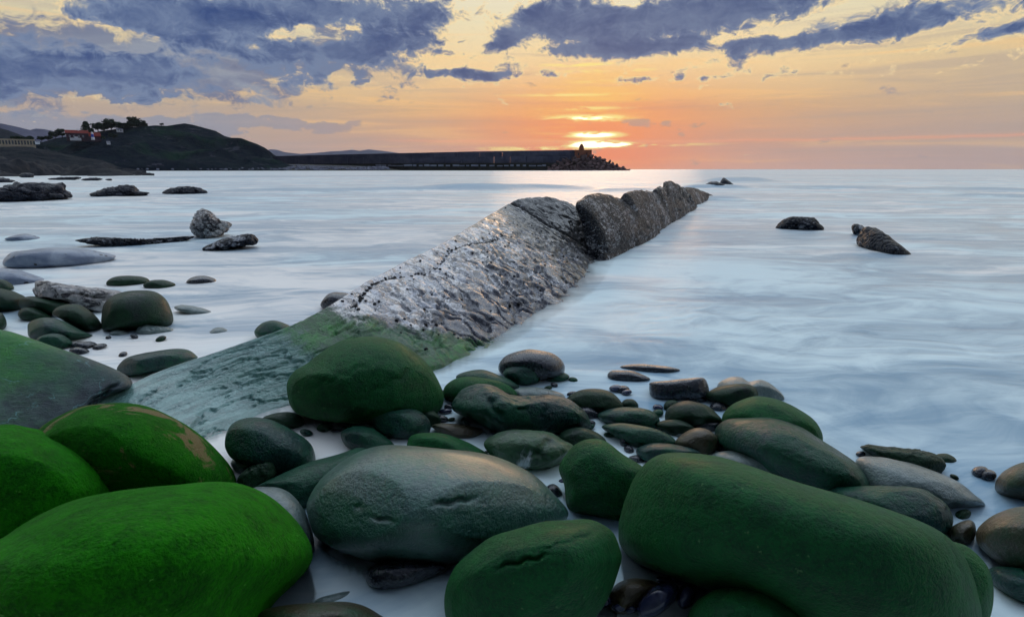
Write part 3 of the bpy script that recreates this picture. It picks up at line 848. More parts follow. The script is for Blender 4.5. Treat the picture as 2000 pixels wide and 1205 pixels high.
# pixel of the foot, height in pixels, range, kind, label
TREES = [(171, 262, 21, 890, 'c', 'tall pointed conifer beside the red roofed house on the headland'),
         (192, 258, 17, 895, 0, 'low round tree just right of the pointed conifer on the skyline'),
         (204, 258, 20, 900, 1, 'broad dark tree on the skyline between the conifer and the white villa'),
         (218, 257, 21, 900, 2, 'tallest rounded tree on the skyline above the red roof'),
         (234, 256, 17, 895, 0, 'dark tree standing right above the white villa'),
         (249, 255, 17, 900, 1, 'dark tree right of the white villa on the skyline'),
         (260, 254, 22, 905, 2, 'large dark tree crowning the skyline right of the villa'),
         (272, 253, 18, 905, 0, 'spreading dark tree right of the large crown on the skyline'),
         (282, 251, 12, 905, 1, 'last low tree of the dark skyline row before the grassy top'),
         (316, 246, 6, 900, 1, 'small lone bush on the bare grassy top of the headland'),
         (108, 271, 13, 860, 0, 'small dark tree left of the house at the foot of the far hills'),
         (122, 270, 15, 860, 2, 'small dark tree next to the left gable of the house'),
         (82, 276, 10, 850, 1, 'low dark tree right behind the end of the cream railing'),
         (30, 276, 9, 640, 0, 'leftmost dark tree peeping over the cream railing'),
         (45, 277, 11, 640, 1, 'second dark tree peeping over the cream railing'),
         (60, 277, 9, 640, 2, 'dark tree over the right half of the cream railing'),
         (96, 276, 10, 850, 0, 'round dark shrub halfway between railing and house'),
         (150, 279, 12, 800, 1, 'dark shrub below the pale terrace of the house'),
         (165, 280, 12, 800, 2, 'dark shrub below the middle of the red roofed house'),
         (196, 279, 13, 800, 0, 'dark shrub right of the blue and white turret'),
         (222, 271, 12, 820, 1, 'dark shrub between the villa and the small white hut')]
for px, py, hpx, r_, k, lab in TREES:
    g = at_range(px, py, r_)
    t = empty('tree', tuple(g), px * 1.7)
    s = hpx / F * r_ * 0.8
    t.scale = (s * 1.45, s * 1.45, s)
    tag(t, lab, 'tree', 'trees and shrubs on the headland')
    link('trunk', trunk, None, t)
    link('crown', conifer if k == 'c' else crowns[k], None, t)

def px_frame(px, py, r_):
    """empty at a pixel's place, turned to face the bay, and metres per photograph pixel there"""
    g = at_range(px, py, r_)
    d = ray(px, 331)
    return g, math.atan2(-d[0], d[1]), r_ / F * 0.68

def gable(name, x0, x1, y0, y1, z0, z1, mat, parent, over=0.0):
    bm = bmesh.new()
    ym = (y0 + y1) / 2
    P = [(x0 - over, y0 - over, z0), (x1 + over, y0 - over, z0), (x1 + over, y1 + over, z0), (x0 - over, y1 + over, z0), (x0 - over, ym, z1), (x1 + over, ym, z1)]
    v = [bm.verts.new(p) for p in P]
    for f in ((0, 1, 5, 4), (2, 3, 4, 5), (0, 4, 3), (1, 2, 5), (0, 3, 2, 1)): bm.faces.new([v[i] for i in f])
    return bm_obj(name, bm, mat, parent)

def boxp(name, x0, x1, y0, y1, z0, z1, mat, parent):
    bm = bmesh.new(); box_bm(bm, x0, x1, y0, y1, z0, z1)
    return bm_obj(name, bm, mat, parent)

g, rz, u = px_frame(165, 271, 780)
h = empty('house', tuple(g), rz)
tag(h, 'dark walled house with long red tiled roof on the wooded headland', 'house')
boxp('wall', -32 * u, 8 * u, 0, 22 * u, -6 * u, 11 * u, MAT['darkwall'], h)
r1 = gable('roof', -32 * u, 8 * u, 0, 22 * u, 11.02 * u, 18 * u, MAT['rooftile'], h, 1.2 * u)
boxp('chimney', -10 * u, -8 * u, 9 * u, 11 * u, 16 * u, 21 * u, MAT['whitewash'], r1)
boxp('wing_wall', 8.05 * u, 30 * u, -3 * u, 14 * u, -6 * u, 5 * u, MAT['darkwall'], h)
gable('wing_roof', 9.2 * u, 30 * u, -3 * u, 14 * u, 5.02 * u, 14 * u, MAT['rooftile'], h, 0.8 * u)
for k in range(4):
    wx = (-27 + 8 * k) * u
    wn = boxp('window', wx, wx + 2.6 * u, -0.12 * u, 0.2 * u, 2.5 * u, 6.5 * u, MAT['whitewash'], h)
    boxp('pane', wx + 0.4 * u, wx + 2.2 * u, -0.2 * u, -0.125 * u, 3 * u, 6 * u, MAT['glass'], wn)
boxp('terrace', -26 * u, -6 * u, -9 * u, -0.2 * u, -5 * u, 0.5 * u, MAT['whitewash'], h)
boxp('porch', -18 * u, -11 * u, -5 * u, -0.3 * u, 0.52 * u, 3.2 * u, MAT['whitewash'], h)

g, rz, u = px_frame(181.5, 271, 760)
t = empty('turret', tuple(g), rz)
tag(t, 'narrow blue and white turret in front of the red roof', 'tower')
lathe('white_base', [(3.6 * u, -3 * u), (3.2 * u, 3.0 * u), (0.01, 3.0 * u)], MAT['whitewash'], t, 12)
lathe('blue_shaft', [(2.9 * u, 3.0 * u), (2.2 * u, 9.5 * u), (0.01, 9.5 * u)], MAT['bluepaint'], t, 12)
lathe('white_cap', [(2.6 * u, 9.6 * u), (2.4 * u, 11.5 * u), (1.2 * u, 14 * u), (0.01, 14.6 * u)], MAT['whitewash'], t, 12)

def small_house(px, py, w_, h_, r_, lab):
    g, rz, u = px_frame(px, py, r_)
    o = empty('small_house', tuple(g), rz); tag(o, lab, 'house')
    boxp('wall', -w_ / 2 * u, w_ / 2 * u, 0, w_ * 0.7 * u, -3 * u, h_ * 0.62 * u, MAT['whitewash'], o)
    gable('roof', -w_ / 2 * u, w_ / 2 * u, 0, w_ * 0.7 * u, h_ * 0.63 * u, h_ * u, MAT['concrete'], o, 0.4 * u)
    boxp('window', -w_ * 0.3 * u, -w_ * 0.12 * u, -0.12 * u, 0.1 * u, h_ * 0.2 * u, h_ * 0.45 * u, MAT['glass'], o)
    boxp('door', w_ * 0.08 * u, w_ * 0.24 * u, -0.12 * u, 0.1 * u, -0.2 * u, h_ * 0.45 * u, MAT['glass'], o)
small_house(234, 256, 13, 5.5, 860, 'low white villa among the skyline trees of the headland')
small_house(212, 280, 7, 6.0, 740, 'tiny white hut on the wooded slope below the villa')
small_house(73, 279, 8, 5.5, 640, 'small white hut at the right end of the cream railing')

g0_ = at_range(-120, 286, 440); g1_ = at_range(70, 286.5, 440)
rv = empty('promenade_railing', tuple(g0_), math.atan2(g1_[1] - g0_[1], g1_[0] - g0_[0]))
tag(rv, 'cream balustrade along the promenade at the left edge', 'railing')
L_ = float(np.linalg.norm(g1_ - g0_)); u = 440 / F
boxp('top_rail', 0, L_, -0.4, 0.4, 10.0 * u, 12.0 * u, MAT['railing'], rv)
boxp('plinth', 0, L_, -0.5, 2.0, -4 * u, 4.5 * u, MAT['railing'], rv)
k = 0.0
while k < L_ - 0.5:
    boxp('baluster', k, k + 0.55, -0.3, 0.3, 4.52 * u, 9.98 * u, MAT['railing'], rv)
    k += 3.4 * u

# ================================================================== stones traced from the photograph
_ico = {}
UNDER = []      # points of everything standing in the water
def ico(sub):
    if sub not in _ico:
        bm = bmesh.new(); bmesh.ops.create_icosphere(bm, subdivisions=sub, radius=1.0)
        bm.verts.ensure_lookup_table()
        _ico[sub] = (np.array([v.co[:] for v in bm.verts]), np.array([[v.index for v in f.verts] for f in bm.faces]))
        bm.free()
    return _ico[sub]

def spline(pts, n=24, sharp=False):
    p = np.array(pts, dtype=float); m = len(p); out = []
    for i in range(m):
        p0, p1, p2, p3 = p[i - 1], p[i], p[(i + 1) % m], p[(i + 2) % m]
        for t in np.linspace(0, 1, n, endpoint=False):
            if sharp: out.append(p1 + (p2 - p1) * t); continue
            out.append(0.5 * ((2 * p1) + (-p0 + p2) * t + (2 * p0 - 5 * p1 + 4 * p2 - p3) * t * t + (-p0 + 3 * p1 - 3 * p2 + p3) * t ** 3))
    return np.array(out)

def rock(name, label, pts, mat, cat='boulder', group=None, lean=62, thick=0.62, n=2.25, base=None, contact=None, sink=0.015, lump=0.02, lscale=1.6,
         sub=None, seed=0, chips=0.0, z0=0.0, facets=3, dents=(), backthick=None, sharp=False, strata=None, ext=None):
    """a solid stone whose outline, seen from the camera, is the traced one: the outline lies in a plane leaning back
    from the stone's foot and the body swells to both sides of that plane"""
    if contact is None and base is None:
        base = max(p[1] for p in pts)
    if ext is None:
        ext = 0.24 if cat in ('rock', 'slab') else 0.12
    if max(p[1] for p in pts) < 1150:
        cy0 = np.mean([p[1] for p in pts])
        pts = [(x, y + max(0.0, y - cy0) * ext) for x, y in pts]
    ol = spline(pts, 16, sharp)
    lo, hi = ol.min(0), ol.max(0)
    c = ol.mean(0); hw, hh = (hi - lo) / 2
    rel = (ol - c) / np.array([hw, -hh])
    th = np.arctan2(rel[:, 1], rel[:, 0]); rr_ = np.hypot(rel[:, 0], rel[:, 1])
    od = np.argsort(th); th, rr_ = th[od], rr_[od]
    th = np.concatenate([th - 2 * math.pi, th, th + 2 * math.pi]); rr_ = np.tile(rr_, 3)
    if contact is None:
        bp = pts[int(np.argmax([p[1] for p in pts]))]
        by = base if base is not None else bp[1]
        cx = bp[0] * 0.3 + c[0] * 0.7
        G = ground(cx, by, z0)
        e = np.array([G[0], G[1]]) / math.hypot(G[0], G[1])
        side = np.array([e[1], -e[0], 0.0])
    else:
        (xa, ya), (xb, yb) = contact
        Ga, Gb = ground(xa, ya, z0), ground(xb, yb, z0)
        G = (Ga + Gb) / 2
        side = Gb - Ga; side /= np.linalg.norm(side)
        e = np.array([-side[1], side[0]])
        if e[1] < 0: e = -e
    la = math.radians(lean)
    up = np.array([e[0] * math.cos(la), e[1] * math.cos(la), math.sin(la)])
    nrm = np.cross(side, up); nrm /= np.linalg.norm(nrm)
    C0 = np.array([0, 0, CAM_H])
    wpx = max(hw, hh) * 2
    if sub is None:
        sub = 6 if wpx > 230 else (5 if wpx > 70 else (4 if wpx > 26 else 3))
    S, Fc = ico(sub)
    r = np.hypot(S[:, 0], S[:, 1])
    ang_ = np.arctan2(S[:, 1], S[:, 0])
    R = np.interp(ang_, th, rr_) * r
    X = c[0] + np.cos(ang_) * R * hw
    Y = c[1] - np.sin(ang_) * R * hh
    D = np.stack([(X - 1000) / F, CP + (602.5 - Y) / F * SP, -SP + (602.5 - Y) / F * CP], -1)
    ln = np.linalg.norm(D, axis=1, keepdims=True)
    t = np.dot(G - C0, nrm) / (D @ nrm)
    P0 = C0 + D * t[:, None]
    dist = np.linalg.norm(G - C0)
    size = math.sqrt((hw * 2 / F * dist) * (hh * 2 / F * dist))
    T = thick * size
    rc = np.clip(r, 0, 1)
    dep = (1 - rc ** n) ** (1.0 / n) * T
    sgn = np.where(S[:, 2] >= 0, -1.0, (backthick or 1.0))
    V = P0 + D / ln * (dep * sgn)[:, None]
    V[:, 2] -= sink * 0.0
    L = V - G
    nn = S / np.linalg.norm(S, axis=1, keepdims=True)
    # approximate outward direction in the world
    out = nn[:, :1] * np.array([1, 0, 0]) + nn[:, 1:2] * np.array([0, SP, CP]) - nn[:, 2:3] * np.array([0, CP, -SP])
    q = L / size
    dsp = fbm(q + seed * 3.1, lscale, 3, 0.5, seed) * lump
    if chips:
        a = np.abs(fbm(q + seed, 3.0, 4, 0.55, seed + 5)); dsp = dsp - np.clip(0.22 - a, 0, 1) * chips + fbm(q, 9.0, 3, 0.6, seed + 2) * chips * 0.12
    if strata:
        ax, amp, fr = strata
        k = q @ np.array(ax) * fr + fbm(q, 2.5, 3, 0.5, seed) * 0.5
        dsp = dsp + (np.abs((k % 1.0) - 0.5) * 2) ** 3 * -amp
    L = L + out * (dsp * size)[:, None]
    fr_ = np.random.default_rng(seed * 7 + 1)
    for k in range(facets):           # worn flats
        dv = np.array([fr_.normal() * 0.5, -abs(fr_.normal()) * 0.7 - 0.55, fr_.normal() * 0.45 + 0.2]); dv /= np.linalg.norm(dv)
        pr = L @ dv; mx_ = pr.max(); mn_ = pr.min()
        cut = mx_ - (mx_ - mn_) * fr_.uniform(0.035, 0.09)
        ov = np.clip(pr - cut, 0, None)
        L = L - dv * (ov * 0.62)[:, None]
    for dx_, dy_, ln_, wd_, an_, dp_ in dents:      # cracks and hollows
        ca, sa = math.cos(math.radians(an_)), math.sin(math.radians(an_))
        uu = (X - dx_) * ca + (Y - dy_) * sa; vv = -(X - dx_) * sa + (Y - dy_) * ca
        vv = vv + np.sin(uu * 0.16) * wd_ * 0.7
        g_ = np.exp(-(uu / ln_) ** 4 - (vv / wd_) ** 2) * (S[:, 2] > 0)
        L = L + (D / ln) * (g_ * dp_ * size)[:, None]
    me = mesh_np(name, L, Fc)
    o = link(name, me, MAT[mat], None, tuple(G + np.array([0, 0, -sink])))
    UNDER.append(L + G + np.array([0, 0, -sink]))
    tag(o, label, cat, group)
    return o

GB = 'sea-worn boulders on the shore'
ROCKS = [
 # ---- big stones of the foreground
 ('boulder', 'vivid green mossy boulder filling the bottom left corner', [(0,1040),(30,1020),(80,992),(150,965),(250,948),(350,938),(420,934),(470,940),(520,962),(565,1000),(595,1040),(607,1072),(600,1098),(575,1128),(535,1165),(510,1200),(470,1260),(300,1330),(100,1345),(-80,1320),(-170,1220),(-130,1120),(-60,1070)], 'bright', dict(lean=64, thick=0.55, n=2.3, facets=0, lump=0.012)),
 ('boulder', 'bright green boulder with a worn brownish patch behind the corner boulder', [(64,838),(95,815),(150,793),(200,785),(250,783),(300,793),(350,815),(400,850),(440,890),(458,918),(461,938),(445,965),(330,1000),(200,1005),(100,970),(40,905),(45,860)], 'brightpatch', dict(lean=64, thick=0.55)),
 ('boulder', 'rounded bright green boulder cut by the left edge', [(0,825),(60,832),(120,848),(170,872),(205,900),(225,930),(232,952),(215,985),(150,1040),(50,1090),(-60,1100),(-170,1030),(-190,930),(-110,850)], 'bright', dict(lean=64, thick=0.55)),
 ('slab', 'flat dark slate slab with pale blue veins at the left edge', [(0,638),(30,645),(100,670),(180,700),(235,723),(257,741),(252,753),(215,763),(180,783),(150,800),(110,815),(70,835),(10,870),(-90,880),(-230,830),(-260,710),(-130,645),(-50,632)], 'slab', dict(cat='slab', lean=34, thick=0.15, n=6.0, facets=0, lump=0.012, dents=((205,762,30,3,-35,0.03),(175,790,40,3,-35,0.03),))),
 ('boulder', 'large smooth grey-green boulder with a peach sheen in the centre foreground', [(592,985),(600,960),(625,925),(665,893),(710,872),(760,864),(830,867),(900,873),(950,882),(1000,900),(1045,925),(1080,960),(1107,990),(1098,1008),(1050,1032),(975,1058),(900,1073),(830,1083),(760,1083),(690,1073),(640,1055),(612,1038),(600,1015)], 'sheen', dict(lean=50, thick=0.5, n=2.2, dents=((890,972,42,4,-8,0.035),(738,1009,30,3,5,0.025),(680,985,8,4,0,0.02),))),
 ('boulder', 'plump green boulder with a small crack at the bottom centre', [(888,1105),(905,1085),(935,1060),(965,1040),(1010,1025),(1060,1010),(1110,1005),(1150,1006),(1180,1018),(1200,1035),(1212,1065),(1215,1085),(1205,1118),(1190,1155),(1165,1195),(1130,1232),(1070,1262),(975,1268),(905,1245),(878,1210),(869,1172),(872,1140)], 'green', dict(lean=60, thick=0.6, n=2.2, dents=((1015,1092,48,4.5,-14,0.045),(960,1055,14,4,-10,0.02),(1120,1045,60,3,-18,0.015),))),
 ('boulder', 'huge oblong green boulder lying across the lower right', [(1210,1005),(1222,965),(1240,925),(1262,897),(1290,880),(1330,876),(1400,883),(1480,905),(1560,930),(1640,953),(1720,980),(1790,1005),(1840,1030),(1872,1058),(1895,1095),(1910,1140),(1920,1195),(1908,1245),(1860,1272),(1780,1272),(1680,1248),(1560,1206),(1450,1162),(1330,1124),(1245,1092),(1213,1060),(1208,1030)], 'green', dict(contact=((1240,1110),(1820,1290)), lean=70, thick=0.42, n=2.7, facets=0, lump=0.012, dents=((1872,1100,50,4,62,0.012),))),
 ('boulder', 'narrow green boulder end showing behind the huge oblong boulder at right', [(1850,1060),(1878,1057),(1905,1075),(1930,1105),(1941,1140),(1937,1185),(1918,1235),(1870,1260),(1830,1230),(1825,1140)], 'green', dict(lean=66, thick=0.5, base=1262)),
 ('boulder', 'round dark green boulder at the bottom edge under the huge oblong one', [(1342,1200),(1355,1172),(1385,1148),(1430,1136),(1480,1140),(1530,1160),(1565,1190),(1582,1220),(1570,1275),(1460,1310),(1360,1280),(1338,1235)], 'green', dict(lean=52, thick=0.6)),
 ('boulder', 'green humped boulder between the smooth centre boulder and the huge oblong one', [(1095,905),(1110,880),(1130,860),(1158,852),(1185,858),(1215,880),(1245,900),(1262,915),(1268,950),(1255,985),(1225,1003),(1195,1000),(1160,992),(1120,984),(1108,970),(1105,940),(1096,920)], 'green', dict(lean=60, thick=0.55)),
 ('boulder', 'big dark green egg-shaped boulder resting against the rock ridge', [(567,770),(565,745),(578,722),(605,705),(640,680),(680,662),(730,655),(770,661),(805,678),(835,705),(855,735),(866,765),(862,787),(845,801),(800,809),(740,813),(670,813),(620,808),(585,797),(572,785)], 'green', dict(lean=66, thick=0.62, n=2.3, dents=((690,720,90,6,-24,0.012),(760,745,70,5,-30,0.012),))),
 ('boulder', 'oval teal boulder in the pool right of the worn bright green one', [(437,862),(440,840),(455,820),(485,810),(520,812),(555,825),(590,845),(610,865),(617,890),(608,906),(580,916),(540,917),(490,905),(455,890),(442,876)], 'teal', dict(lean=60, thick=0.6)),
 ('boulder', 'small dark boulder half hidden left of the big egg-shaped boulder', [(512,815),(533,803),(560,800),(585,808),(594,822),(575,832),(540,834)], 'dark', dict(lean=58)),
 ('boulder', 'dark wedge of stone under the oval teal boulder', [(463,932),(490,905),(513,891),(533,888),(543,900),(540,920),(517,940),(490,948)], 'dark', dict(lean=60, chips=0.25)),
 ('stone', 'small pale grey stone tucked under the oval teal boulder', [(450,901),(459,888),(476,885),(491,897),(487,913),(466,919)], 'pale', dict(cat='stone', lean=60)),
 ('boulder', 'pale wet boulder squeezed behind the bottom left corner boulder', [(485,955),(525,943),(558,950),(585,975),(605,1010),(614,1040),(613,1065),(600,1085),(560,1085),(505,1040)], 'pale', dict(lean=50, thick=0.5)),
 ('boulder', 'long low teal boulder behind the left end of the smooth centre boulder', [(498,946),(540,925),(600,900),(660,882),(705,870),(735,890),(690,940),(620,975),(560,985),(515,968)], 'teal', dict(lean=36, thick=0.4, base=975)),
 ('boulder', 'smooth oval slate-teal boulder at the foot of the big egg-shaped boulder', [(727,815),(735,801),(755,792),(790,790),(820,798),(838,815),(840,835),(825,846),(790,850),(752,843),(732,830)], 'teal', dict(lean=56)),
 ('boulder', 'small brownish boulder in the shaded pool under the egg-shaped boulder', [(665,845),(675,832),(700,826),(730,832),(755,850),(770,865),(742,874),(700,871),(675,865)], 'teal', dict(lean=54)),
 ('boulder', 'low green boulder lying along the top of the smooth centre boulder', [(796,857),(808,843),(850,840),(890,850),(930,868),(962,888),(930,900),(860,890),(802,872)], 'green', dict(lean=42, thick=0.5)),
 ('stone', 'flat brown-green stone in the white pool above the smooth centre boulder', [(843,827),(868,822),(900,824),(930,830),(944,836),(927,848),(890,852),(863,843)], 'brown', dict(cat='stone', lean=36, thick=0.45)),
 ('stone', 'small dark stone right of the smooth oval slate-teal boulder', [(820,793),(838,794),(857,807),(861,822),(846,830),(826,817)], 'dark', dict(cat='stone', lean=50)),
 ('boulder', 'wide saddle-backed boulder with a wet hollow in the middle of the stones', [(880,790),(890,772),(910,755),(935,747),(965,752),(1000,769),(1040,770),(1075,766),(1110,775),(1140,795),(1154,818),(1150,829),(1110,836),(1060,841),(1000,839),(950,830),(920,813),(890,802)], 'teal', dict(lean=54, thick=0.6, lump=0.03, chips=0.05, dents=((970,800,18,5,60,0.05),(1065,805,12,5,-50,0.04),(970,775,30,9,0,0.05),(1020,795,10,4,20,0.03),))),
 ('boulder', 'arched bright green boulder behind the saddle-backed one', [(867,757),(880,740),(905,732),(940,735),(975,742),(1000,755),(1011,770),(985,780),(920,780),(873,775)], 'green', dict(lean=58)),
 ('stone', 'dark curved stone in front of the arched bright green boulder', [(866,768),(884,751),(910,741),(932,747),(918,768),(890,776)], 'dark', dict(cat='stone', lean=58)),
 ('boulder', 'low grey-green boulder behind the arched bright green one', [(890,733),(915,720),(945,718),(975,728),(1000,740),(1014,752),(980,760),(920,752)], 'teal', dict(lean=46)),
 ('boulder', 'dark rounded boulder standing in the mist at the edge of the stones', [(973,711),(985,693),(1010,682),(1040,679),(1075,685),(1097,700),(1104,716),(1095,731),(1050,738),(1000,733),(978,724)], 'slate', dict(lean=62)),
 ('boulder', 'small round green boulder in front of the dark rounded one', [(983,727),(994,713),(1015,706),(1035,708),(1050,720),(1055,736),(1036,747),(1005,745)], 'teal', dict(lean=62)),
 ('stone', 'little oval stone right of the small round green boulder', [(1063,734),(1079,723),(1098,723),(1112,732),(1097,741),(1074,742)], 'teal', dict(cat='stone', lean=48)),
 ('boulder', 'pale flat boulder showing above the saddle-backed one', [(1004,757),(1040,752),(1075,757),(1102,767),(1097,780),(1040,782),(1002,772)], 'pale', dict(lean=40, thick=0.5)),
 ('boulder', 'oval dark green boulder right of the pale flat one', [(1106,777),(1130,760),(1160,755),(1190,760),(1210,775),(1218,791),(1196,799),(1160,800),(1128,793)], 'dark', dict(lean=58)),
 ('stone', 'small round stone at the right end of the oval dark green boulder', [(1213,786),(1221,776),(1237,776),(1247,787),(1241,795),(1222,795)], 'dark', dict(cat='stone', lean=58)),
 ('stone', 'small grey-blue stone below the oval dark green boulder', [(1132,794),(1150,789),(1165,796),(1171,806),(1156,814),(1136,811)], 'slate', dict(cat='stone', lean=50)),
 ('boulder', 'grooved teal boulder with a wet ledge in the middle row', [(1167,808),(1185,796),(1215,791),(1255,793),(1280,803),(1289,819),(1276,830),(1235,829),(1188,824)], 'teal', dict(lean=52)),
 ('boulder', 'long pale-topped boulder below the grooved teal one', [(1175,829),(1205,822),(1250,825),(1290,835),(1316,850),(1320,862),(1292,868),(1240,866),(1203,848)], 'teal', dict(lean=44, thick=0.5)),
 ('boulder', 'dark boulder between the bare-patched stone and the long pale-topped one', [(1090,850),(1104,836),(1130,830),(1155,835),(1178,848),(1184,861),(1160,872),(1118,872),(1098,865)], 'dark', dict(lean=56)),
 ('boulder', 'green boulder with a broken pale blue-white face in the centre', [(945,862),(965,845),(1000,836),(1035,836),(1070,840),(1095,852),(1118,865),(1123,879),(1105,896),(1070,905),(1030,910),(990,902),(960,884)], 'patchy', dict(lean=50, thick=0.55, chips=0.08, dents=((1060,868,34,7,-25,0.06),(1040,885,30,5,5,0.05),(1075,850,20,6,-60,0.04),))),
 ('boulder', 'dark green dome-shaped boulder left of the two long boulders at right', [(1299,810),(1305,793),(1325,782),(1350,779),(1380,786),(1400,803),(1412,820),(1382,827),(1340,828),(1308,821)], 'dark', dict(lean=60)),
 ('stone', 'low green stone under the left side of the dome-shaped boulder', [(1280,826),(1299,816),(1325,815),(1348,824),(1357,834),(1336,845),(1308,843)], 'dark', dict(cat='stone', lean=54)),
 ('stone', 'grey-green stone under the right side of the dome-shaped boulder', [(1349,826),(1369,817),(1400,818),(1412,827),(1397,837),(1363,837)], 'slate', dict(cat='stone', lean=54)),
 ('boulder', 'roundish brown-topped boulder left of the large whale-backed one', [(1319,860),(1335,842),(1358,831),(1380,833),(1398,845),(1404,863),(1391,878),(1360,883),(1333,874)], 'brown', dict(lean=60)),
 ('boulder', 'pale green low boulder just above the upper edge of the huge oblong one', [(1243,874),(1265,862),(1300,860),(1340,867),(1368,880),(1345,900),(1290,902),(1253,892)], 'teal', dict(lean=46)),
 ('pebble', 'upright small grey pebble in the white channel', [(1210,859),(1214,850),(1222,848),(1228,853),(1227,866),(1217,869)], 'slate', dict(cat='pebble', lean=62)),
 ('pebble', 'small grey pebble just below the upright one in the white channel', [(1218,871),(1224,865),(1233,866),(1239,876),(1233,882),(1223,879)], 'slate', dict(cat='pebble', lean=56)),
 ('pebble', 'flat grey pebble in the channel at the shoulder of the huge oblong boulder', [(1228,888),(1240,884),(1252,886),(1260,894),(1250,900),(1236,897)], 'slate', dict(cat='pebble', lean=46)),
 ('pebble', 'white pebble left of the roundish brown-topped boulder', [(1318,845),(1325,836),(1338,835),(1343,843),(1335,851),(1323,851)], 'pale', dict(cat='pebble', lean=56)),
 ('pebble', 'dark blue pebble in front of the large whale-backed boulder', [(1396,873),(1406,862),(1421,862),(1432,873),(1414,880)], 'blue', dict(cat='pebble', lean=60)),
 ('boulder', 'pale low boulder between the whale-backed one and the huge oblong one', [(1393,882),(1430,875),(1480,881),(1520,893),(1540,908),(1547,925),(1505,935),(1440,915),(1400,897)], 'pale', dict(lean=44, thick=0.5)),
 ('boulder', 'large whale-backed teal boulder with a wet gleam at right', [(1398,840),(1405,825),(1425,812),(1460,808),(1510,809),(1560,825),(1600,850),(1640,875),(1675,898),(1695,920),(1703,941),(1690,955),(1640,955),(1560,942),(1500,918),(1440,887),(1403,865)], 'teal', dict(contact=((1420,880),(1690,962)), lean=56, thick=0.62, n=2.3, dents=((1560,850,50,6,28,0.012),(1690,915,14,4,20,0.03),))),
 ('boulder', 'mossy yellow-green boulder behind the whale-backed one', [(1411,807),(1430,785),(1460,772),(1490,769),(1530,778),(1570,798),(1598,822),(1609,848),(1597,866),(1540,872),(1460,858),(1418,828)], 'green', dict(lean=56)),
 ('boulder', 'dark box-shaped boulder at the edge of the water', [(1268,749),(1275,742),(1320,738),(1365,734),(1378,738),(1385,755),(1383,768),(1360,773),(1310,775),(1275,771)], 'slate', dict(lean=68, n=3.4, thick=0.5)),
 ('boulder', 'black-green oval boulder right of the box-shaped one', [(1377,769),(1395,755),(1425,747),(1460,746),(1477,755),(1481,771),(1466,785),(1430,790),(1398,783)], 'dark', dict(lean=62)),
 ('boulder', 'pale two-humped boulder veiled by the water at the edge of the stones', [(1403,740),(1425,722),(1448,721),(1465,730),(1490,727),(1515,740),(1535,762),(1500,774),(1428,768)], 'pale', dict(lean=50, sink=0.06)),
 ('stone', 'thin dark stone in the milky water left of the box-shaped boulder', [(1187,728),(1199,720),(1235,721),(1262,731),(1268,737),(1230,740),(1194,737)], 'slate', dict(cat='stone', lean=44, thick=0.5)),
 ('stone', 'awash flat stone behind the thin dark one', [(1211,713),(1250,706),(1300,711),(1328,718),(1270,722)], 'slate', dict(cat='stone', lean=34, thick=0.5, sink=0.02)),
 ('stone', 'little dark stone at the left of the dome-shaped boulder', [(1296,789),(1304,779),(1320,778),(1327,786),(1317,798),(1300,799)], 'dark', dict(cat='stone', lean=56)),
 ('stone', 'small slate stone leaning on the foot of the box-shaped boulder', [(1341,768),(1352,763),(1368,768),(1380,778),(1362,782),(1344,778)], 'slate', dict(cat='stone', lean=50)),
 ('stone', 'small awash stone below the black-green oval boulder', [(1386,788),(1398,779),(1412,781),(1422,792),(1405,799),(1390,796)], 'slate', dict(cat='stone', lean=46, sink=0.02)),
 ('boulder', 'dark pointed boulder in the surf at the right', [(1680,868),(1695,864),(1740,869),(1790,872),(1825,880),(1845,893),(1847,907),(1826,919),(1780,915),(1730,898),(1700,882)], 'dark', dict(lean=50, thick=0.55, chips=0.14, mat2=1)),
 ('stone', 'round green stone awash behind the dark pointed boulder', [(1820,882),(1832,872),(1852,870),(1868,878),(1872,890),(1850,896),(1828,893)], 'dark', dict(cat='stone', lean=50, sink=0.05)),
 ('boulder', 'long pale wet boulder running down to the right edge of the stones', [(1676,895),(1720,891),(1770,900),(1820,915),(1870,935),(1900,955),(1924,977),(1870,985),(1800,975),(1740,962),(1688,945)], 'pale', dict(contact=((1690,950),(1900,985)), lean=40, thick=0.45)),
 ('boulder', 'dark teal boulder with a broken end behind the huge oblong one', [(1625,948),(1700,944),(1780,945),(1820,955),(1850,978),(1864,1001),(1861,1022),(1840,1035),(1760,1025),(1680,1000),(1630,975)], 'teal', dict(contact=((1660,1000),(1850,1042)), lean=54, thick=0.55, chips=0.05)),
 ('stone', 'small brown stone right of the broken-ended boulder', [(1852,1031),(1870,1015),(1895,1009),(1909,1021),(1906,1042),(1886,1056),(1861,1050)], 'brown', dict(cat='stone', lean=58)),
 ('boulder', 'brown boulder cut by the right edge, the upper one', [(1945,941),(1955,920),(1975,905),(2010,895),(2050,900),(2080,930),(2060,965),(1990,966),(1952,957)], 'brown', dict(lean=60)),
 ('boulder', 'dark rounded boulder cut by the right edge, below the brown one', [(1909,1036),(1925,1015),(1960,995),(2000,985),(2060,985),(2120,1020),(2120,1085),(2040,1112),(1970,1095),(1919,1062)], 'brown', dict(lean=58)),
 ('boulder', 'low teal boulder at the right edge beside the huge oblong one', [(1933,1107),(1970,1101),(2010,1107),(2070,1130),(2070,1175),(2000,1172),(1943,1138)], 'teal', dict(lean=40, thick=0.5)),
 ('boulder', 'brown-green boulder rising from the bottom edge left of centre', [(488,1195),(540,1175),(600,1167),(660,1165),(700,1172),(735,1190),(758,1212),(745,1260),(620,1290),(505,1260)], 'brown', dict(lean=48, thick=0.55)),
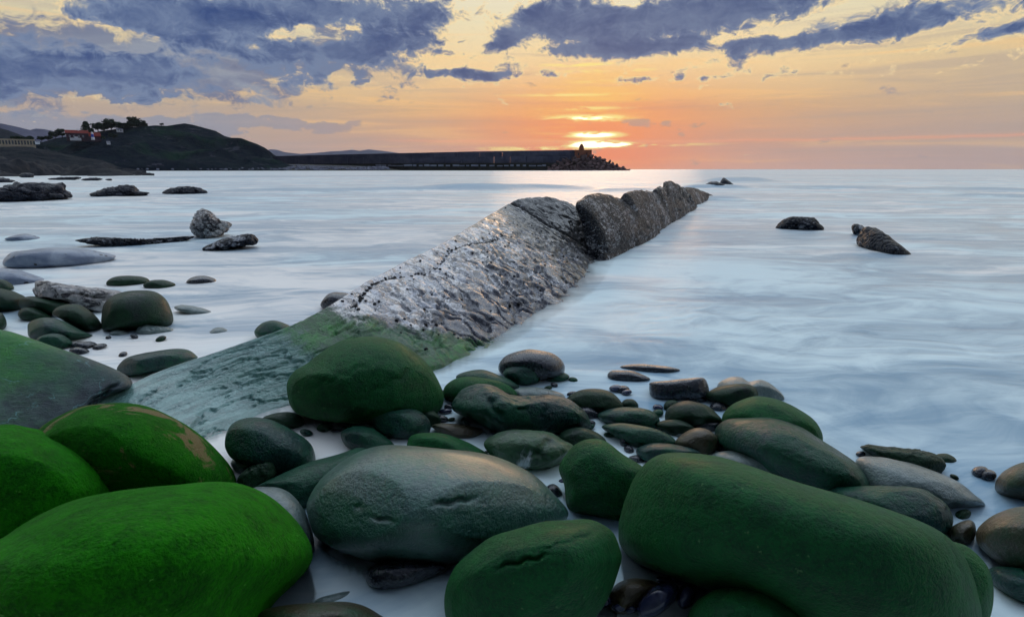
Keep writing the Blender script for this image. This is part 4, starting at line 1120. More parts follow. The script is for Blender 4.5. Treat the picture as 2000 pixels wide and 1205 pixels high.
 ('stone', 'wet slate stone lying in the bluish pool at the bottom', [(714,1118),(722,1102),(745,1092),(790,1087),(840,1088),(871,1097),(859,1112),(825,1128),(780,1139),(740,1141),(718,1133)], 'slate', dict(cat='stone', lean=46, thick=0.55)),
 ('stone', 'teal stone under the surface of the bluish pool', [(598,1160),(620,1146),(660,1136),(692,1132),(680,1150),(640,1166),(610,1172)], 'pale', dict(cat='stone', lean=26, thick=0.4, sink=0.045)),
 ('stone', 'pale stone peeping out behind the plump cracked green boulder', [(896,1087),(904,1072),(925,1064),(942,1068),(935,1095),(905,1115)], 'pale', dict(cat='stone', lean=58)),
 ('pebble', 'tiny pale pebble at the right tip of the smooth centre boulder', [(1068,946),(1080,940),(1092,947),(1099,960),(1088,966),(1074,958)], 'slate', dict(cat='pebble', lean=50)),
 ('stone', 'brown stone with a pale sunlit top in the gap between the two big green boulders', [(1190,1150),(1207,1132),(1235,1122),(1270,1125),(1292,1136),(1286,1156),(1262,1176),(1232,1192),(1202,1190),(1188,1170)], 'brown', dict(cat='stone', lean=52)),
 # ---- stones at the left
 ('boulder', 'tall dark green boulder with a domed top in the left group', [(195,613),(200,592),(220,575),(255,567),(295,566),(320,577),(333,598),(338,620),(331,632),(300,636),(255,637),(205,638),(196,628)], 'dark', dict(lean=68, n=2.6)),
 ('boulder', 'almond-shaped dark boulder leaning on the tall domed one', [(102,612),(110,600),(130,593),(155,594),(180,610),(195,625),(199,639),(180,643),(150,635),(118,620)], 'dark', dict(lean=60)),
 ('boulder', 'low broad teal boulder in front of the almond-shaped one', [(49,641),(58,625),(80,618),(110,620),(140,632),(165,645),(182,653),(140,662),(80,658),(51,653)], 'teal', dict(lean=56)),
 ('stone', 'small dark stone left of the almond-shaped boulder', [(34,611),(42,600),(60,597),(85,605),(102,617),(72,624),(43,621)], 'dark', dict(cat='stone', lean=56)),
 ('boulder', 'long dark boulder lying behind the almond-shaped one', [(36,591),(45,579),(70,577),(110,583),(150,590),(187,604),(150,612),(90,609),(48,601)], 'dark', dict(lean=52)),
 ('boulder', 'dark boulder at the left edge beside the long one', [(-50,585),(-10,564),(15,565),(34,571),(52,582),(40,600),(0,605),(-40,602)], 'dark', dict(lean=56)),
 ('slab', 'tilted layered slab with pale edges behind the left group', [(62,563),(70,548),(95,547),(130,553),(180,558),(230,565),(255,578),(250,600),(205,606),(150,592),(110,582),(72,577)], 'silver', dict(cat='slab', lean=52, n=3.2, thick=0.45, chips=0.1, strata=((0.25, 0.2, 1.0), 0.05, 7.0), sharp=True)),
 ('boulder', 'small green boulder behind the veined slate slab', [(69,661),(85,650),(110,648),(130,655),(142,670),(112,680),(78,676)], 'teal', dict(lean=58)),
 ('stone', 'black low stone right of the small green boulder', [(138,672),(152,665),(175,664),(191,670),(176,678),(150,679)], 'slate', dict(cat='stone', lean=48, chips=0.2)),
 ('pebble', 'little pointed pebble at the right end of the black low stone', [(180,676),(190,669),(203,668),(209,672),(198,679),(186,681)], 'slate', dict(cat='pebble', lean=48)),
 ('stone', 'flat stone at the upper edge of the veined slate slab', [(134,682),(148,675),(166,677),(175,684),(155,690)], 'slate', dict(cat='stone', lean=42)),
 ('boulder', 'long smooth boulder lying in the water above the veined slab', [(228,713),(245,695),(280,685),(330,679),(365,680),(382,690),(383,698),(352,713),(300,722),(250,729),(232,723)], 'teal', dict(lean=50, thick=0.6)),
 ('boulder', 'pale low boulder between the veined slab and the rock ridge', [(170,780),(190,763),(220,757),(252,756),(245,772),(195,790)], 'pale', dict(lean=40, thick=0.5)),
 ('stone', 'small grey stone between the veined slab and the bright green boulder', [(77,817),(93,803),(120,801),(114,818),(90,829)], 'slate', dict(cat='stone', lean=50)),
 ('boulder', 'faint green boulder awash beyond the layered slab', [(208,546),(225,536),(255,534),(285,539),(290,549),(250,555),(213,554)], 'dark', dict(lean=50, sink=0.03)),
 ('boulder', 'small green boulder awash right of the faint green one', [(279,553),(292,544),(318,543),(342,551),(330,560),(292,561)], 'dark', dict(lean=48, sink=0.03)),
 ('stone', 'grey stone awash alone in the milky water above the tall domed boulder', [(363,546),(376,536),(398,533),(420,540),(418,549),(385,552)], 'slate', dict(cat='stone', lean=48, sink=0.04)),
 ('stone', 'dull green stone awash at the left edge above the left group', [(-20,552),(0,543),(20,550),(27,561),(5,567),(-15,565)], 'dark', dict(cat='stone', lean=48, sink=0.02)),
 ('stone', 'dark stone at the left edge above the slate slab', [(-25,622),(0,608),(11,622),(10,636),(-10,645)], 'dark', dict(cat='stone', lean=58)),
 ('boulder', 'teal boulder half under water at the left foot of the rock ridge', [(496,646),(508,630),(530,622),(555,627),(570,640),(550,662),(510,660)], 'teal', dict(lean=52)),
 ('boulder', 'reddish grey boulder peeping out behind the green crest of the ridge', [(626,592),(640,573),(660,569),(690,574),(695,590),(670,602),(640,602)], 'slate', dict(lean=56)),
 ('stone', 'pale broken stone awash at the foot of the tall domed boulder', [(263,640),(280,629),(305,631),(328,634),(338,641),(310,648),(278,649)], 'pale', dict(cat='stone', lean=34, thick=0.5, sink=0.03, chips=0.2)),
 ('stone', 'teal stone awash left of the pale broken one', [(212,648),(225,640),(243,642),(252,648),(230,653)], 'pale', dict(cat='stone', lean=34, thick=0.5, sink=0.02)),
 ('stone', 'thin pale stone awash right of the tall domed boulder', [(338,598),(355,592),(385,596),(417,607),(390,611),(350,604)], 'pale', dict(cat='stone', lean=32, thick=0.45, sink=0.02)),
 ('stone', 'pale stone awash between the tall domed boulder and the ridge', [(408,640),(420,631),(436,632),(446,641),(430,648),(412,647)], 'pale', dict(cat='stone', lean=36, thick=0.5, sink=0.05)),
 # ---- rocks further out on the left
 ('rock', 'pale dome-backed rock dotted with limpets in the left shallows', [(4,507),(20,490),(50,485),(100,481),(160,484),(200,490),(226,499),(180,513),(100,517),(20,515)], 'dotted', dict(cat='rock', lean=52, thick=0.5, sink=0.03)),
 ('rock', 'pale flat rock with limpets at the left edge below the dome-backed one', [(-60,540),(-20,520),(20,517),(50,524),(88,540),(40,552),(-20,552)], 'dotted', dict(cat='rock', lean=46, thick=0.5, sink=0.06)),
 ('rock', 'long thin dark reef just above the water in the left bay', [(148,468),(200,463),(280,466),(340,463),(380,461),(342,473),(250,478),(180,474)], 'mussel_far', dict(cat='rock', lean=30, thick=0.35, chips=0.3)),
 ('rock', 'tapering mussel-covered rock right of the long thin reef', [(394,482),(430,467),(465,459),(490,456),(501,463),(501,474),(460,481),(420,485)], 'mussel_far', dict(cat='rock', lean=54, thick=0.5, chips=0.2)),
 ('rock', 'pointed pyramid of silvery ribbed rock standing in the left bay', [(370,441),(376,425),(385,412),(395,408),(410,413),(430,428),(452,435),(442,450),(415,462),(385,459)], 'silver', dict(cat='rock', lean=70, thick=0.6, chips=0.2, strata=((1.0, 0.3, 0.9), 0.06, 6.0))),
 ('rock', 'broad dark rock at the far left edge of the bay', [(-60,376),(0,368),(25,362),(60,358),(115,359),(130,371),(138,384),(80,391),(0,392),(-50,391)], 'farrock', dict(cat='rock', lean=60, thick=0.5, chips=0.3)),
 ('rock', 'humped dark rock right of the broad far left one', [(173,379),(200,370),(222,365),(240,363),(258,364),(272,373),(292,376),(270,382),(220,383)], 'farrock', dict(cat='rock', lean=58, thick=0.5, chips=0.4)),
 ('rock', 'flat dark far rock, rightmost of the three in the left bay', [(317,376),(335,367),(375,365),(400,371),(402,377),(350,379)], 'farrock', dict(cat='rock', lean=54, thick=0.5, chips=0.3)),
 ('rock', 'thin dark skerry below the wooded bank', [(92,350),(110,347),(150,346),(157,349),(130,352)], 'farrock', dict(cat='rock', lean=50, thick=0.4, chips=0.3)),
 ('rock', 'second thin skerry right of the first below the wooded bank', [(157,351),(172,348),(195,348),(199,351),(178,353)], 'farrock', dict(cat='rock', lean=50, thick=0.4, chips=0.3)),
 ('rock', 'tiny skerry, rightmost in the row below the wooded bank', [(205,351),(212,349),(219,350),(216,353)], 'farrock', dict(cat='rock', lean=50, thick=0.6)),
 ('rock', 'low dark skerry at the left edge below the foreshore', [(-20,353),(0,347),(16,349),(30,354),(5,357)], 'farrock', dict(cat='rock', lean=50, thick=0.5, chips=0.3)),
 ('rock', 'pale bump of rock just awash above the dome-backed rock', [(8,463),(30,455),(55,453),(78,461),(50,467)], 'dotted', dict(cat='rock', lean=42, thick=0.5, sink=0.05)),
 ('rock', 'rounded grey rock at the water line of the left foreshore', [(36,344),(42,339),(56,338),(66,341),(64,346),(48,347)], 'farrock', dict(cat='rock', lean=60, chips=0.3)),
 # ---- rocks on the right
 ('rock', 'low rounded mussel rock alone in the water right of the ridge', [(1517,443),(1530,428),(1550,422),(1570,422),(1590,426),(1602,436),(1608,445),(1560,448)], 'mussel_far', dict(cat='rock', lean=62, thick=0.55, chips=0.2)),
 ('rock', 'slanting speckled rock sloping into the water at the right', [(1675,463),(1685,447),(1700,442),(1720,450),(1750,470),(1783,493),(1760,499),(1700,486),(1677,477)], 'mussel_far', dict(cat='rock', contact=((1676,479),(1783,498)), lean=58, thick=0.55, n=2.6, chips=0.15)),
 ('rock', 'small brown rock behind the upper end of the slanting speckled one', [(1663,442),(1672,436),(1685,441),(1694,449),(1682,459),(1668,455)], 'mussel_far', dict(cat='rock', lean=64, chips=0.2)),
 # ---- blocks of the ridge beyond its first crack
 ('ridge_block', 'second mussel-covered hump of the ridge, right of the vertical crack', [(1125,401),(1133,387),(1150,379),(1170,377),(1195,380),(1222,392),(1248,412),(1272,432),(1288,450),(1280,463),(1240,478),(1200,492),(1172,505),(1152,490),(1140,440)], 'mussel', dict(cat='rock', contact=((1160,510),(1288,456)), lean=62, thick=0.5, n=2.15, chips=0.10)),
 ('ridge_block', 'pale speckled wedge under the second hump, beside the vertical crack', [(1166,440),(1190,452),(1240,471),(1232,488),(1200,500),(1172,512),(1168,475)], 'mussel', dict(cat='rock', contact=((1163,516),(1245,476)), lean=52, thick=0.4, n=3.0, chips=0.06)),
 ('ridge_block', 'third mussel-covered hump of the ridge', [(1211,390),(1222,377),(1245,371),(1272,373),(1298,385),(1312,398),(1316,418),(1306,432),(1285,448),(1250,445),(1222,415)], 'mussel', dict(cat='rock', contact=((1238,478),(1320,430)), lean=64, thick=0.6, n=2.1, chips=0.14)),
 ('ridge_block', 'tall pinnacle of the ridge with a twin top', [(1276,374),(1288,363),(1294,365),(1298,356),(1313,355),(1335,367),(1350,384),(1362,402),(1350,412),(1318,426),(1296,424),(1280,395)], 'mussel_far', dict(cat='rock', contact=((1290,444),(1365,405)), lean=68, thick=0.6, n=2.1, chips=0.24)),
 ('ridge_block', 'low tail slab of the ridge beyond the pinnacle', [(1335,370),(1350,366),(1375,374),(1395,384),(1380,392),(1350,404),(1336,395)], 'mussel_far', dict(cat='rock', contact=((1338,410),(1397,386)), lean=58, thick=0.6, n=2.1, chips=0.2)),
 ('ridge_block', 'small rounded rock beyond the tail slab', [(1376,363),(1385,357),(1400,355),(1420,364),(1400,368)], 'mussel_far', dict(cat='rock', lean=58, chips=0.15)),
 ('ridge_block', 'last pointed rock of the ridge out to sea', [(1407,359),(1411,349),(1417,349),(1434,361),(1420,363)], 'farrock', dict(cat='rock', lean=66, chips=0.2)),
]
for k, (nm, lab, pts, mk, kw) in enumerate(ROCKS):
    kw = dict(kw); kw.pop('mat2', None)
    cat = kw.pop('cat', 'boulder')
    rock(nm, lab, pts, mk, cat=cat, seed=k + 1, **kw)

# ---- little blue pebbles in the shaded gap
PEB = [((1283,1185),48,26,-38,'big blue-grey pebble lying slantwise in the shaded gap'), ((1339,1176),18,28,15,'upright blue pebble leaning on the round dark green boulder'),
       ((1266,1163),17,9,-35,'glossy blue pebble touching the brown stone in the gap'), ((1296,1146),16,8,10,'blue pebble at the top of the shaded gap'),
       ((1314,1142),14,11,-20,'round blue pebble under the huge oblong boulder in the gap'), ((1273,1172),9,5,-40,'thin blue pebble beside the big slantwise one'),
       ((1180,1190),16,10,-20,'grey pebble at the foot of the plump cracked boulder'), ((1208,1199),14,9,10,'pale blue pebble at the bottom edge of the gap'),
       ((1232,1203),12,8,-10,'blue pebble at the bottom edge right of the pale one'), ((1160,1200),12,8,0,'bluish pebble in the corner under the plump cracked boulder'),
       ((1245,1195),8,6,30,'tiny blue pebble left of the big slantwise one'), ((1225,1192),7,5,0,'tiny dark pebble below the brown stone in the gap'),
       ((1330,1148),12,8,20,'dark pebble in the deep shade at the top of the gap'), ((1350,1160),10,7,-30,'dark blue pebble beside the upright one'),
       ((1195,1176),9,6,-30,'small shiny pebble between plump boulder and brown stone')]
for k, ((cx, cy), a, b, rot, lab) in enumerate(PEB):
    t = np.linspace(0, 2 * math.pi, 13)[:-1]
    c_, s_ = math.cos(math.radians(rot)), math.sin(math.radians(rot))
    pts = [(cx + a * math.cos(q) * c_ - b * math.sin(q) * s_, cy + a * math.cos(q) * s_ + b * math.sin(q) * c_) for q in t]
    rock('pebble', lab, pts, 'blue', cat='pebble', seed=200 + k, lean=42, thick=0.7, sub=4, z0=0.0, sink=-0.03, group='blue pebbles in the gap')

# ---- small wet stones scattered in the gaps
def inside_poly(x, y, poly):
    c = False; n = len(poly)
    for i in range(n):
        x0, y0 = poly[i]; x1, y1 = poly[i - 1]
        if (y0 > y) != (y1 > y) and x < (x1 - x0) * (y - y0) / (y1 - y0) + x0: c = not c
    return c
polys = [r[2] for r in ROCKS]
rp = random.Random(31)
for (xa, xb, ya, yb, num, big, lab, grp) in ((840, 1420, 735, 960, 20, 14, 'small dark wet pebble in the white channels between the middle stones', 'small pebbles between the middle stones'),
                                   (560, 900, 800, 880, 8, 17, 'small wet stone in the shaded pool round the egg-shaped boulder', 'small stones in the shaded pool'),
                                   (1640, 1960, 880, 1060, 5, 18, 'small wet stone awash between the right-hand boulders', 'small stones between the right-hand boulders'),
                                   (0, 340, 590, 700, 4, 13, 'small dark stone in the wash of the left group', 'small stones in the left group')):
    done = tries = 0
    while done < num and tries < 900:
        tries += 1
        x, y = rp.uniform(xa, xb), rp.uniform(ya, yb)
        if any(inside_poly(x, y, p) or inside_poly(x, y - 6, p) for p in polys): continue
        a = rp.uniform(0.45, 1.0) * big; b = a * rp.uniform(0.4, 0.65); rot = rp.uniform(-25, 25)
        c_, s_ = math.cos(math.radians(rot)), math.sin(math.radians(rot))
        pts = [(x + a * math.cos(q) * c_ - b * math.sin(q) * s_, y + a * math.cos(q) * s_ + b * math.sin(q) * c_) for q in np.linspace(0, 2 * math.pi, 11)[:-1]]
        rock('pebble', lab, pts, rp.choice(['slate', 'dark', 'slate', 'teal', 'blue']), cat='pebble', group=grp, seed=300 + tries, lean=50, thick=0.6, sub=4, sink=rp.uniform(-0.002, 0.02))
        polys.append(pts); done += 1

# ================================================================== the long rock ridge
def build_ridge():
    ST = [  # crest pixel, foot pixel at the water, how far the crest lies behind the foot
        ((-20, 900), (250, 960), 0.10), ((80, 835), (330, 890), 0.12), ((190, 785), (430, 842), 0.16), ((300, 728), (515, 806), 0.20), ((430, 685), (590, 785), 0.25), ((560, 640), (720, 765), 0.28),
        ((640, 600), (850, 728), 0.30), ((720, 548), (950, 672), 0.32), ((800, 507), (1030, 622), 0.34), ((870, 473), (1095, 584), 0.36), ((930, 436), (1135, 545), 0.40), ((975, 409), (1160, 510), 0.4), ((1000, 394), (1167, 500), 0.5), ((1048, 386), (1168, 498), 0.75), ((1098, 392), (1169, 497), 0.9), ((1130, 408), (1170, 496), 0.9), ((1158, 440), (1172, 495), 0.7)]
    par = np.concatenate([np.linspace(0, 1, 13), [1.04, 1.08, 1.11, 1.14]])
    LX = np.array([s[0] for s in ST], float); RX = np.array([s[1] for s in ST], float); OF = np.array([s[2] for s in ST])
    ns, nq = 820, 170
    s = np.linspace(0, 1.14, ns)
    def smoothint(v):
        o = np.interp(s, par, v)
        k = np.ones(33) / 33
        return np.convolve(np.pad(o, 16, mode='edge'), k, 'valid')
    lx, ly, rx, ry, of = smoothint(LX[:, 0]), smoothint(LX[:, 1]), smoothint(RX[:, 0]), smoothint(RX[:, 1]), smoothint(OF)
    q = np.linspace(-0.22, 1.35, nq)
    V = np.zeros((ns, nq, 3)); SQ = np.zeros((ns, nq, 2))
    for i in range(ns):
        Rg = ground(rx[i], ry[i])
        d = ray(lx[i], ly[i]); t = (Rg[1] + of[i]) / d[1]
        Lc = np.array([0, 0, CAM_H]) + d * t
        H = max(Lc[2], 0.02)
        W = Lc[:2] - Rg[:2]
        for j, qq in enumerate(q):
            if qq <= 1.0:
                xy = Rg[:2] + W * qq
                z = H * (max(qq, 0) ** 0.85) if qq >= 0 else qq * max(H, 0.25) * 0.45
            else:
                v = (qq - 1) / 0.35
                xy = Lc[:2] + W / np.linalg.norm(W) * (0.55 * H + 0.1) * v * 0.8
                z = H * (1 - 0.25 * v - 0.75 * v * v) - 0.35 * v ** 2
            V[i, j] = (xy[0], xy[1], z)
            SQ[i, j] = (s[i], qq)
    P = V.reshape(-1, 3); sq = SQ.reshape(-1, 2)
    # across-flow and along-flow coordinates for the relief
    along = np.stack([sq[:, 0] * 7.0, sq[:, 1] * 1.1, 0 * sq[:, 0]], -1)
    front = 1 - np.clip((sq[:, 0] - 0.50) / 0.10, 0, 1)
    mid = 1 - front
    gro = np.abs(fbm(np.stack([sq[:, 0] * 9.0, sq[:, 1] * 5.0 - sq[:, 0] * 3.0, 0 * sq[:, 0]], -1), 1.0, 5, 0.6, 61))
    gro2 = np.abs(fbm(np.stack([sq[:, 0] * 30.0, sq[:, 1] * 20.0 - sq[:, 0] * 10.0, 0 * sq[:, 0]], -1), 1.0, 4, 0.6, 66))
    bumps = fbm(P, 7.0, 4, 0.55, 71)
    wv_ = fbm(P, 2.2, 3, 0.5, 77)
    rip = np.abs(fbm(np.stack([sq[:, 0] * 75 + wv_ * 2.0, sq[:, 1] * 4.5 + wv_, 0 * sq[:, 0]], -1), 1.0, 3, 0.6, 75))
    soft = np.clip(1 - np.abs(sq[:, 1] - 1.0) * 4.0, 0, 1) * 0.7
    dz = front * (-np.clip(0.20 - gro, 0, 1) * 0.12 - np.clip(0.2 - gro2, 0, 1) * 0.025 + fbm(P, 3.0, 3, 0.5, 80) * 0.010) \
        + mid * (bumps * 0.016 - np.clip(0.34 - rip, 0, 1) * 0.20 * np.clip(1.1 - sq[:, 1], 0.15, 1))
    # the furrow that runs up the pale face, full of mussels
    fur = sq[:, 1] - (0.93 - 0.35 * (sq[:, 0] - 0.50) - 0.06 * np.sin(sq[:, 0] * 40))
    fw = np.exp(-(fur / 0.018) ** 2) * np.clip((sq[:, 0] - 0.50) * 12, 0, 1) * np.clip((0.86 - sq[:, 0]) * 12, 0, 1)
    dz -= fw * 0.035
    # the slanting crack before the last hump, which stands a little proud
    cr = sq[:, 0] - 0.985 - 0.006 * np.sin(sq[:, 1] * 9)
    inside = np.clip(sq[:, 1] * 6, 0, 1)
    dz += (-0.075 * np.exp(-(cr / 0.0045) ** 2) + 0.035 * np.clip(cr / 0.02, 0, 1)) * inside
    soft = soft * (sq[:, 0] < 0.96)
    P = P.copy()
    P[:, 2] += dz * (1 - soft)
    P[:, 1] -= dz * 0.3 * (1 - soft)
    me = mesh_np('rock_face', P, grid_faces(ns, nq))
    fattr(me, 'along', sq[:, 0]); fattr(me, 'across', sq[:, 1])
    return me, P.reshape(ns, nq, 3), s, q

def ridge_mat():
    m, nb = new_mat('ridge_rock')
    def at(nm):
        a = nb.node('ShaderNodeAttribute'); a.attribute_name = nm
        return E(nb, a.outputs['Fac'])
    S, Q = at('along'), at('across')
    t = nb.node('ShaderNodeTexCoord'); v = t.outputs['Object']
    n1 = nb.noise(v, 1.6, 5, 0.62, 0.3); n2 = nb.noise(v, 7.0, 5, 0.66, 0.3); n3 = nb.noise(v, 60.0, 4, 0.7)
    n2c = nb.noise(v, 5.0, 3, 0.6, color=True)
    sv = nb.xyz(S * 22.0, Q * 16.0 + S * 5.0, 0.0)
    strat = nb.noise(nb.vmul(sv, (0.7, 0.75, 1.0)), 1.0, 7, 0.64, 0.5)
    # bare wet front: grey-teal, drawn out in bands
    front = nb.mix(nb.smooth(strat, 0.34, 0.62), (0.06, 0.17, 0.16), (0.22, 0.42, 0.39))
    front = nb.mix(nb.smooth(n1, 0.46, 0.62) * 0.55, front, (0.05, 0.20, 0.15))
    # algae belt
    green = nb.mix(nb.smooth(n2 * 0.7 + n3 * 0.3, 0.42, 0.62), (0.002, 0.065, 0.010), (0.014, 0.19, 0.018))
    green = nb.mix(nb.smooth(n1, 0.42, 0.58) * (1.0 - nb.smooth(Q, 0.45, 0.8)) * 0.6, green, (0.012, 0.09, 0.055))
    c1 = S + (n1 - 0.5) * 0.10 + (n2 - 0.5) * 0.07
    g = nb.smooth(c1, 0.385, 0.435)
    # pale face, silvery sky sheen put into the colour; mussels thicken towards the top end
    pale = nb.mix(nb.smooth(n2, 0.40, 0.62), (0.66, 0.68, 0.76), (0.98, 0.97, 0.97))
    sq2 = nb.vadd(nb.xyz(S * 75.0, Q * 4.5, 0.0), nb.vmul(n2c, (5.0, 2.0, 0.0)))
    dr = nb.noise(sq2, 1.0, 6, 0.62, 0.6)
    spots = nb.noise(nb.vadd(nb.xyz(S * 110.0, Q * 14.0, 3.0), nb.vmul(n2c, (6.0, 2.5, 0.0))), 1.0, 5, 0.7, 0.5)
    am = (S - 0.80) * 1.25 + (n1 - 0.5) * 0.5
    top = nb.smooth(Q, 0.55, 1.0)
    mus = nb.smooth(spots + am, 0.52, 0.60)
    blue = nb.smooth(dr + (0.62 - Q) * 0.20 + (n1 - 0.5) * 0.25, 0.43, 0.53)
    pale = nb.mix(blue * 0.94, pale, (0.022, 0.028, 0.062))
    pale = nb.mix(mus, pale, nb.mix(n3, (0.008, 0.010, 0.014), (0.05, 0.05, 0.05)))
    edge = S + (Q - 0.5) * 0.09 + (n1 - 0.5) * 0.10 + (n2 - 0.5) * 0.09
    wp = nb.smooth(edge, 0.52, 0.548)
    col = nb.mix(wp, nb.mix(g, front, green), pale)
    rough = 0.24 + g * (1.0 - wp) * 0.22 + mus * wp * 0.25
    h = strat * (1.0 - g) * 0.8 + n3 * 0.35 - dr * wp * 2.4 + mus * wp * 0.8 + n2 * 0.6
    return finish(m, nb, col, rough, h, 0.6, 0.03, 1.0, None, (0.8 - g * (1.0 - wp) * 0.65, 0.16))

ridge_me, RP, rs_, rq_ = build_ridge()
ridge = empty('rock_ridge', tuple(ground(560, 790)))
tag(ridge, 'long rock ridge, green then pale with mussels, running out to sea', 'rock')
face = link('rock_face', ridge_me, ridge_mat(), ridge)
face.location = (-ridge.location[0], -ridge.location[1], -ridge.location[2])


# ================================================================== sea
def build_sea():
    """surface sheet; the attribute 'depth' says how deep the stones lie under it"""
    a1 = np.linspace(-0.92, 0.92, 800)
    a2 = np.linspace(0.92, 2 * math.pi - 0.92, 72)[1:-1]
    ang = np.concatenate([a1, a2]); na = len(ang)
    rad = np.concatenate([np.geomspace(0.5, 12, 230), np.geomspace(12.2, 140, 170), np.geomspace(146, 14000, 36)]); nr = len(rad)
    A, R = np.meshgrid(ang, rad)
    X, Y = R * np.sin(A), R * np.cos(A)
    Z = sea_height(X, Y)
    top = np.full((nr, na), -1.0)
    for v in UNDER:
        v = v[v[:, 2] > -0.35]
        if not len(v): continue
        rr = np.hypot(v[:, 0], v[:, 1]); aa = np.arctan2(v[:, 0], v[:, 1])
        k = (np.abs(aa) < 0.92) & (rr > rad[0]) & (rr < 400)
        ri = np.searchsorted(rad, rr[k]).clip(0, nr - 1); ci = np.searchsorted(a1, aa[k]).clip(0, len(a1) - 1)
        loc = np.full_like(top, -1.0)
        np.maximum.at(loc, (ri, ci), v[k][:, 2])
        r0, r1, c0, c1 = ri.min() if len(ri) else 0, ri.max() if len(ri) else 0, ci.min() if len(ci) else 0, ci.max() if len(ci) else 0
        sub_ = loc[max(r0 - 4, 0):r1 + 5, max(c0 - 4, 0):c1 + 5]
        for it in range(3):               # close the gaps between sampled points ...
            p = np.pad(sub_, 1, constant_values=-1.0)
            nb_ = np.max([p[1:-1, :-2], p[1:-1, 2:], p[:-2, 1:-1], p[2:, 1:-1]], axis=0)
            sub_ = np.where(sub_ <= -0.99, nb_, sub_)
        for it in range(4):               # ... and draw the rim back to where it was
            p = np.pad(sub_, 1, constant_values=-1.0)
            sub_ = np.where(np.min([p[1:-1, :-2], p[1:-1, 2:], p[:-2, 1:-1], p[2:, 1:-1]], axis=0) <= -0.99, -1.0, sub_)
        tv = top[max(r0 - 4, 0):r1 + 5, max(c0 - 4, 0):c1 + 5]
        np.maximum(tv, sub_, out=tv)
    dep = np.clip(Z - top, 0, 1.0)
    dep = np.minimum(dep, 0.3)
    for it in range(3):
        p = np.pad(dep, 1, mode='edge')
        dep = (p[1:-1, 1:-1] * 2 + p[1:-1, :-2] + p[1:-1, 2:] + p[:-2, 1:-1] + p[2:, 1:-1]) / 6
    V = np.stack([X, Y, Z], -1).reshape(-1, 3)
    V = np.concatenate([V, [[0, 0, 0.0]]])
    fq = grid_faces(nr, na, True)[:, ::-1]
    i = np.arange(na)
    tri = np.concatenate([fq[:, [0, 1, 2]], fq[:, [0, 2, 3]], np.stack([np.full(na, nr * na), (i + 1) % na, i], -1)])
    me = mesh_np('sea', V, tri)
    fattr(me, 'depth', np.concatenate([dep.ravel(), [1.0]]))
    if me.polygons[10].normal.z < 0:
        me.flip_normals()
    return me

def sea_mat():
    m, nb = new_mat('milky_sea_water')
    nb.flat = True
    L = m.node_tree.links.new
    P = nb.node('ShaderNodeNewGeometry').outputs['Position']
    at = nb.node('ShaderNodeAttribute'); at.attribute_name = 'depth'
    dep = E(nb, at.outputs['Fac'])
    x, y, z = nb.sep(P)
    dist = nb.m('SQRT', x * x + y * y)
    warp = nb.vadd(P, nb.vmul(nb.noise(P, 0.35, 3, color=True), (1.8, 1.0, 0.0)))
    s1 = nb.noise(nb.vmul(warp, (0.36, 1.0, 0.0)), 0.6, 7, 0.62, 0.9)
    s2 = nb.noise(nb.vmul(warp, (0.42, 1.0, 0.0)), 2.4, 5, 0.62, 0.6)
    s3 = nb.noise(nb.vmul(P, (0.06, 1.0, 0.0)), 0.10, 5, 0.6, 0.4)
    s = s1 * 0.5 + s2 * 0.22 + s3 * 0.3
    foam = nb.smooth(s, 0.385, 0.60)
    foam = foam * (1.0 - nb.smooth(z, 0.04, 0.13) * 0.8)      # smooth faces of the swell carry no foam
    tint = nb.noise(nb.vmul(warp, (0.3, 0.8, 0.0)), 0.4, 3, 0.5)
    white = nb.mix(nb.smooth(tint, 0.4, 0.6), (0.78, 0.93, 0.95), (0.98, 0.95, 0.90))
    deep = (0.20, 0.36, 0.50)
    col = nb.mix(foam, deep, white)
    d = nb.node('ShaderNodeBsdfDiffuse'); nb.put(d.inputs['Color'], col)
    tr = nb.node('ShaderNodeBsdfTransparent'); nb.put(tr.inputs['Color'], (0.93, 0.97, 0.98))
    k = 55.0 - nb.smooth(dist, 3.0, 6.0) * 32.0 + (s2 - 0.5) * 40.0
    opa = 1.0 - nb.m('EXPONENT', dep * k * -1.0) * 0.8
    mx = nb.node('ShaderNodeMixShader'); nb.put(mx.inputs[0], opa)
    L(tr.outputs[0], mx.inputs[1]); L(d.outputs[0], mx.inputs[2])
    gl = nb.node('ShaderNodeBsdfGlossy')
    nb.put(gl.inputs['Roughness'], 0.12 + nb.smooth(dist, 2.5, 9.0) * 0.2)
    b = nb.node('ShaderNodeBump'); b.inputs['Distance'].default_value = 0.25; b.inputs['Strength'].default_value = 0.22
    nb.put(b.inputs['Height'], (s2 * 0.3 + s1) * nb.smooth(dist, 2.0, 8.0))
    L(b.outputs[0], gl.inputs['Normal'])
    fr = nb.node('ShaderNodeFresnel'); fr.inputs['IOR'].default_value = 1.33
    L(b.outputs[0], fr.inputs['Normal'])
    mx2 = nb.node('ShaderNodeMixShader')
    nb.put(mx2.inputs[0], E(nb, fr.outputs[0]) * (1.0 - foam * 0.6))
    L(mx.outputs[0], mx2.inputs[1]); L(gl.outputs[0], mx2.inputs[2])
    o = nb.node('ShaderNodeOutputMaterial'); L(mx2.outputs[0], o.inputs['Surface'])
    return m
UNDER.append(RP.reshape(-1, 3))
sea = link('sea', build_sea(), sea_mat())
tag(sea, 'milky long-exposure sea washing round the boulders', kind='structure')

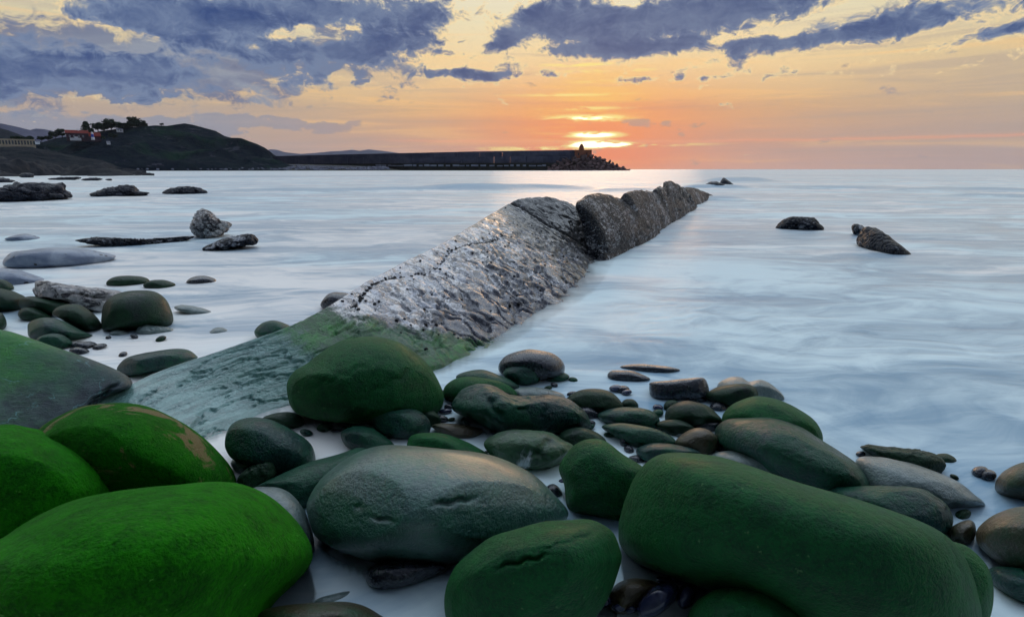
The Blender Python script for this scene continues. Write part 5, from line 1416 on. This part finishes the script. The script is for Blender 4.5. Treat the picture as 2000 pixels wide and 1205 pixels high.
# limpets and mussels scattered over the pale face
V, Fc = [], []
rl_ = np.random.default_rng(12)
cnt = 0
while cnt < 260:
    s_ = rl_.uniform(0.52, 0.97); q_ = rl_.uniform(0.12, 0.99)
    if cnt < 150:      # those packed in the furrow
        s_ = rl_.uniform(0.52, 0.84); q_ = 0.93 - 0.35 * (s_ - 0.50) - 0.06 * math.sin(s_ * 40) + rl_.normal() * 0.008
    i = int(s_ / 1.14 * (len(rs_) - 1)); j = int((q_ + 0.22) / 1.57 * (len(rq_) - 1))
    p = RP[i, j]; e1_ = RP[min(i + 1, len(rs_) - 1), j] - RP[i - 1, j]; e2_ = RP[i, j + 1] - RP[i, j - 1]
    nn = np.cross(e1_, e2_); nn /= np.linalg.norm(nn) + 1e-9
    if nn[2] < 0: nn = -nn
    e1_ = e1_ / (np.linalg.norm(e1_) + 1e-9); e2_ = np.cross(nn, e1_)
    rad_ = rl_.uniform(0.009, 0.021); o0 = len(V)
    for ring, (kr, kh) in enumerate(((1.0, -0.1), (0.75, 0.45), (0.25, 0.75))):
        for a in np.linspace(0, 6.283, 8)[:-1]:
            V.append(p + (e1_ * math.cos(a) * 1.2 + e2_ * math.sin(a)) * rad_ * kr + nn * rad_ * kh)
    for ring in range(2):
        for a in range(7):
            Fc.append((o0 + ring * 7 + a, o0 + ring * 7 + (a + 1) % 7, o0 + (ring + 1) * 7 + (a + 1) % 7, o0 + (ring + 1) * 7 + a))
    Fc.append((o0 + 14, o0 + 15, o0 + 17, o0 + 19))
    cnt += 1
lm = link('limpets', mesh_np('limpets', np.array(V), np.array(Fc)), MAT['limpet'], ridge)
lm.location = face.location
tag(lm, kind='stuff')

# ================================================================== air
def haze_box():
    bm = bmesh.new(); box_bm(bm, -14000, 14000, -300, 13500, -3.0, 520.0)
    m, nb = new_mat('thin_haze')
    pv = nb.node('ShaderNodeVolumePrincipled')
    pv.inputs['Color'].default_value = (0.80, 0.86, 1.0, 1)
    pv.inputs['Density'].default_value = HAZE
    pv.inputs['Anisotropy'].default_value = 0.2
    o = nb.node('ShaderNodeOutputMaterial')
    m.node_tree.links.new(pv.outputs[0], o.inputs['Volume'])
    ob = bm_obj('haze', bm, m)
    tag(ob, kind='stuff')
HAZE = 0.00003
haze_box()
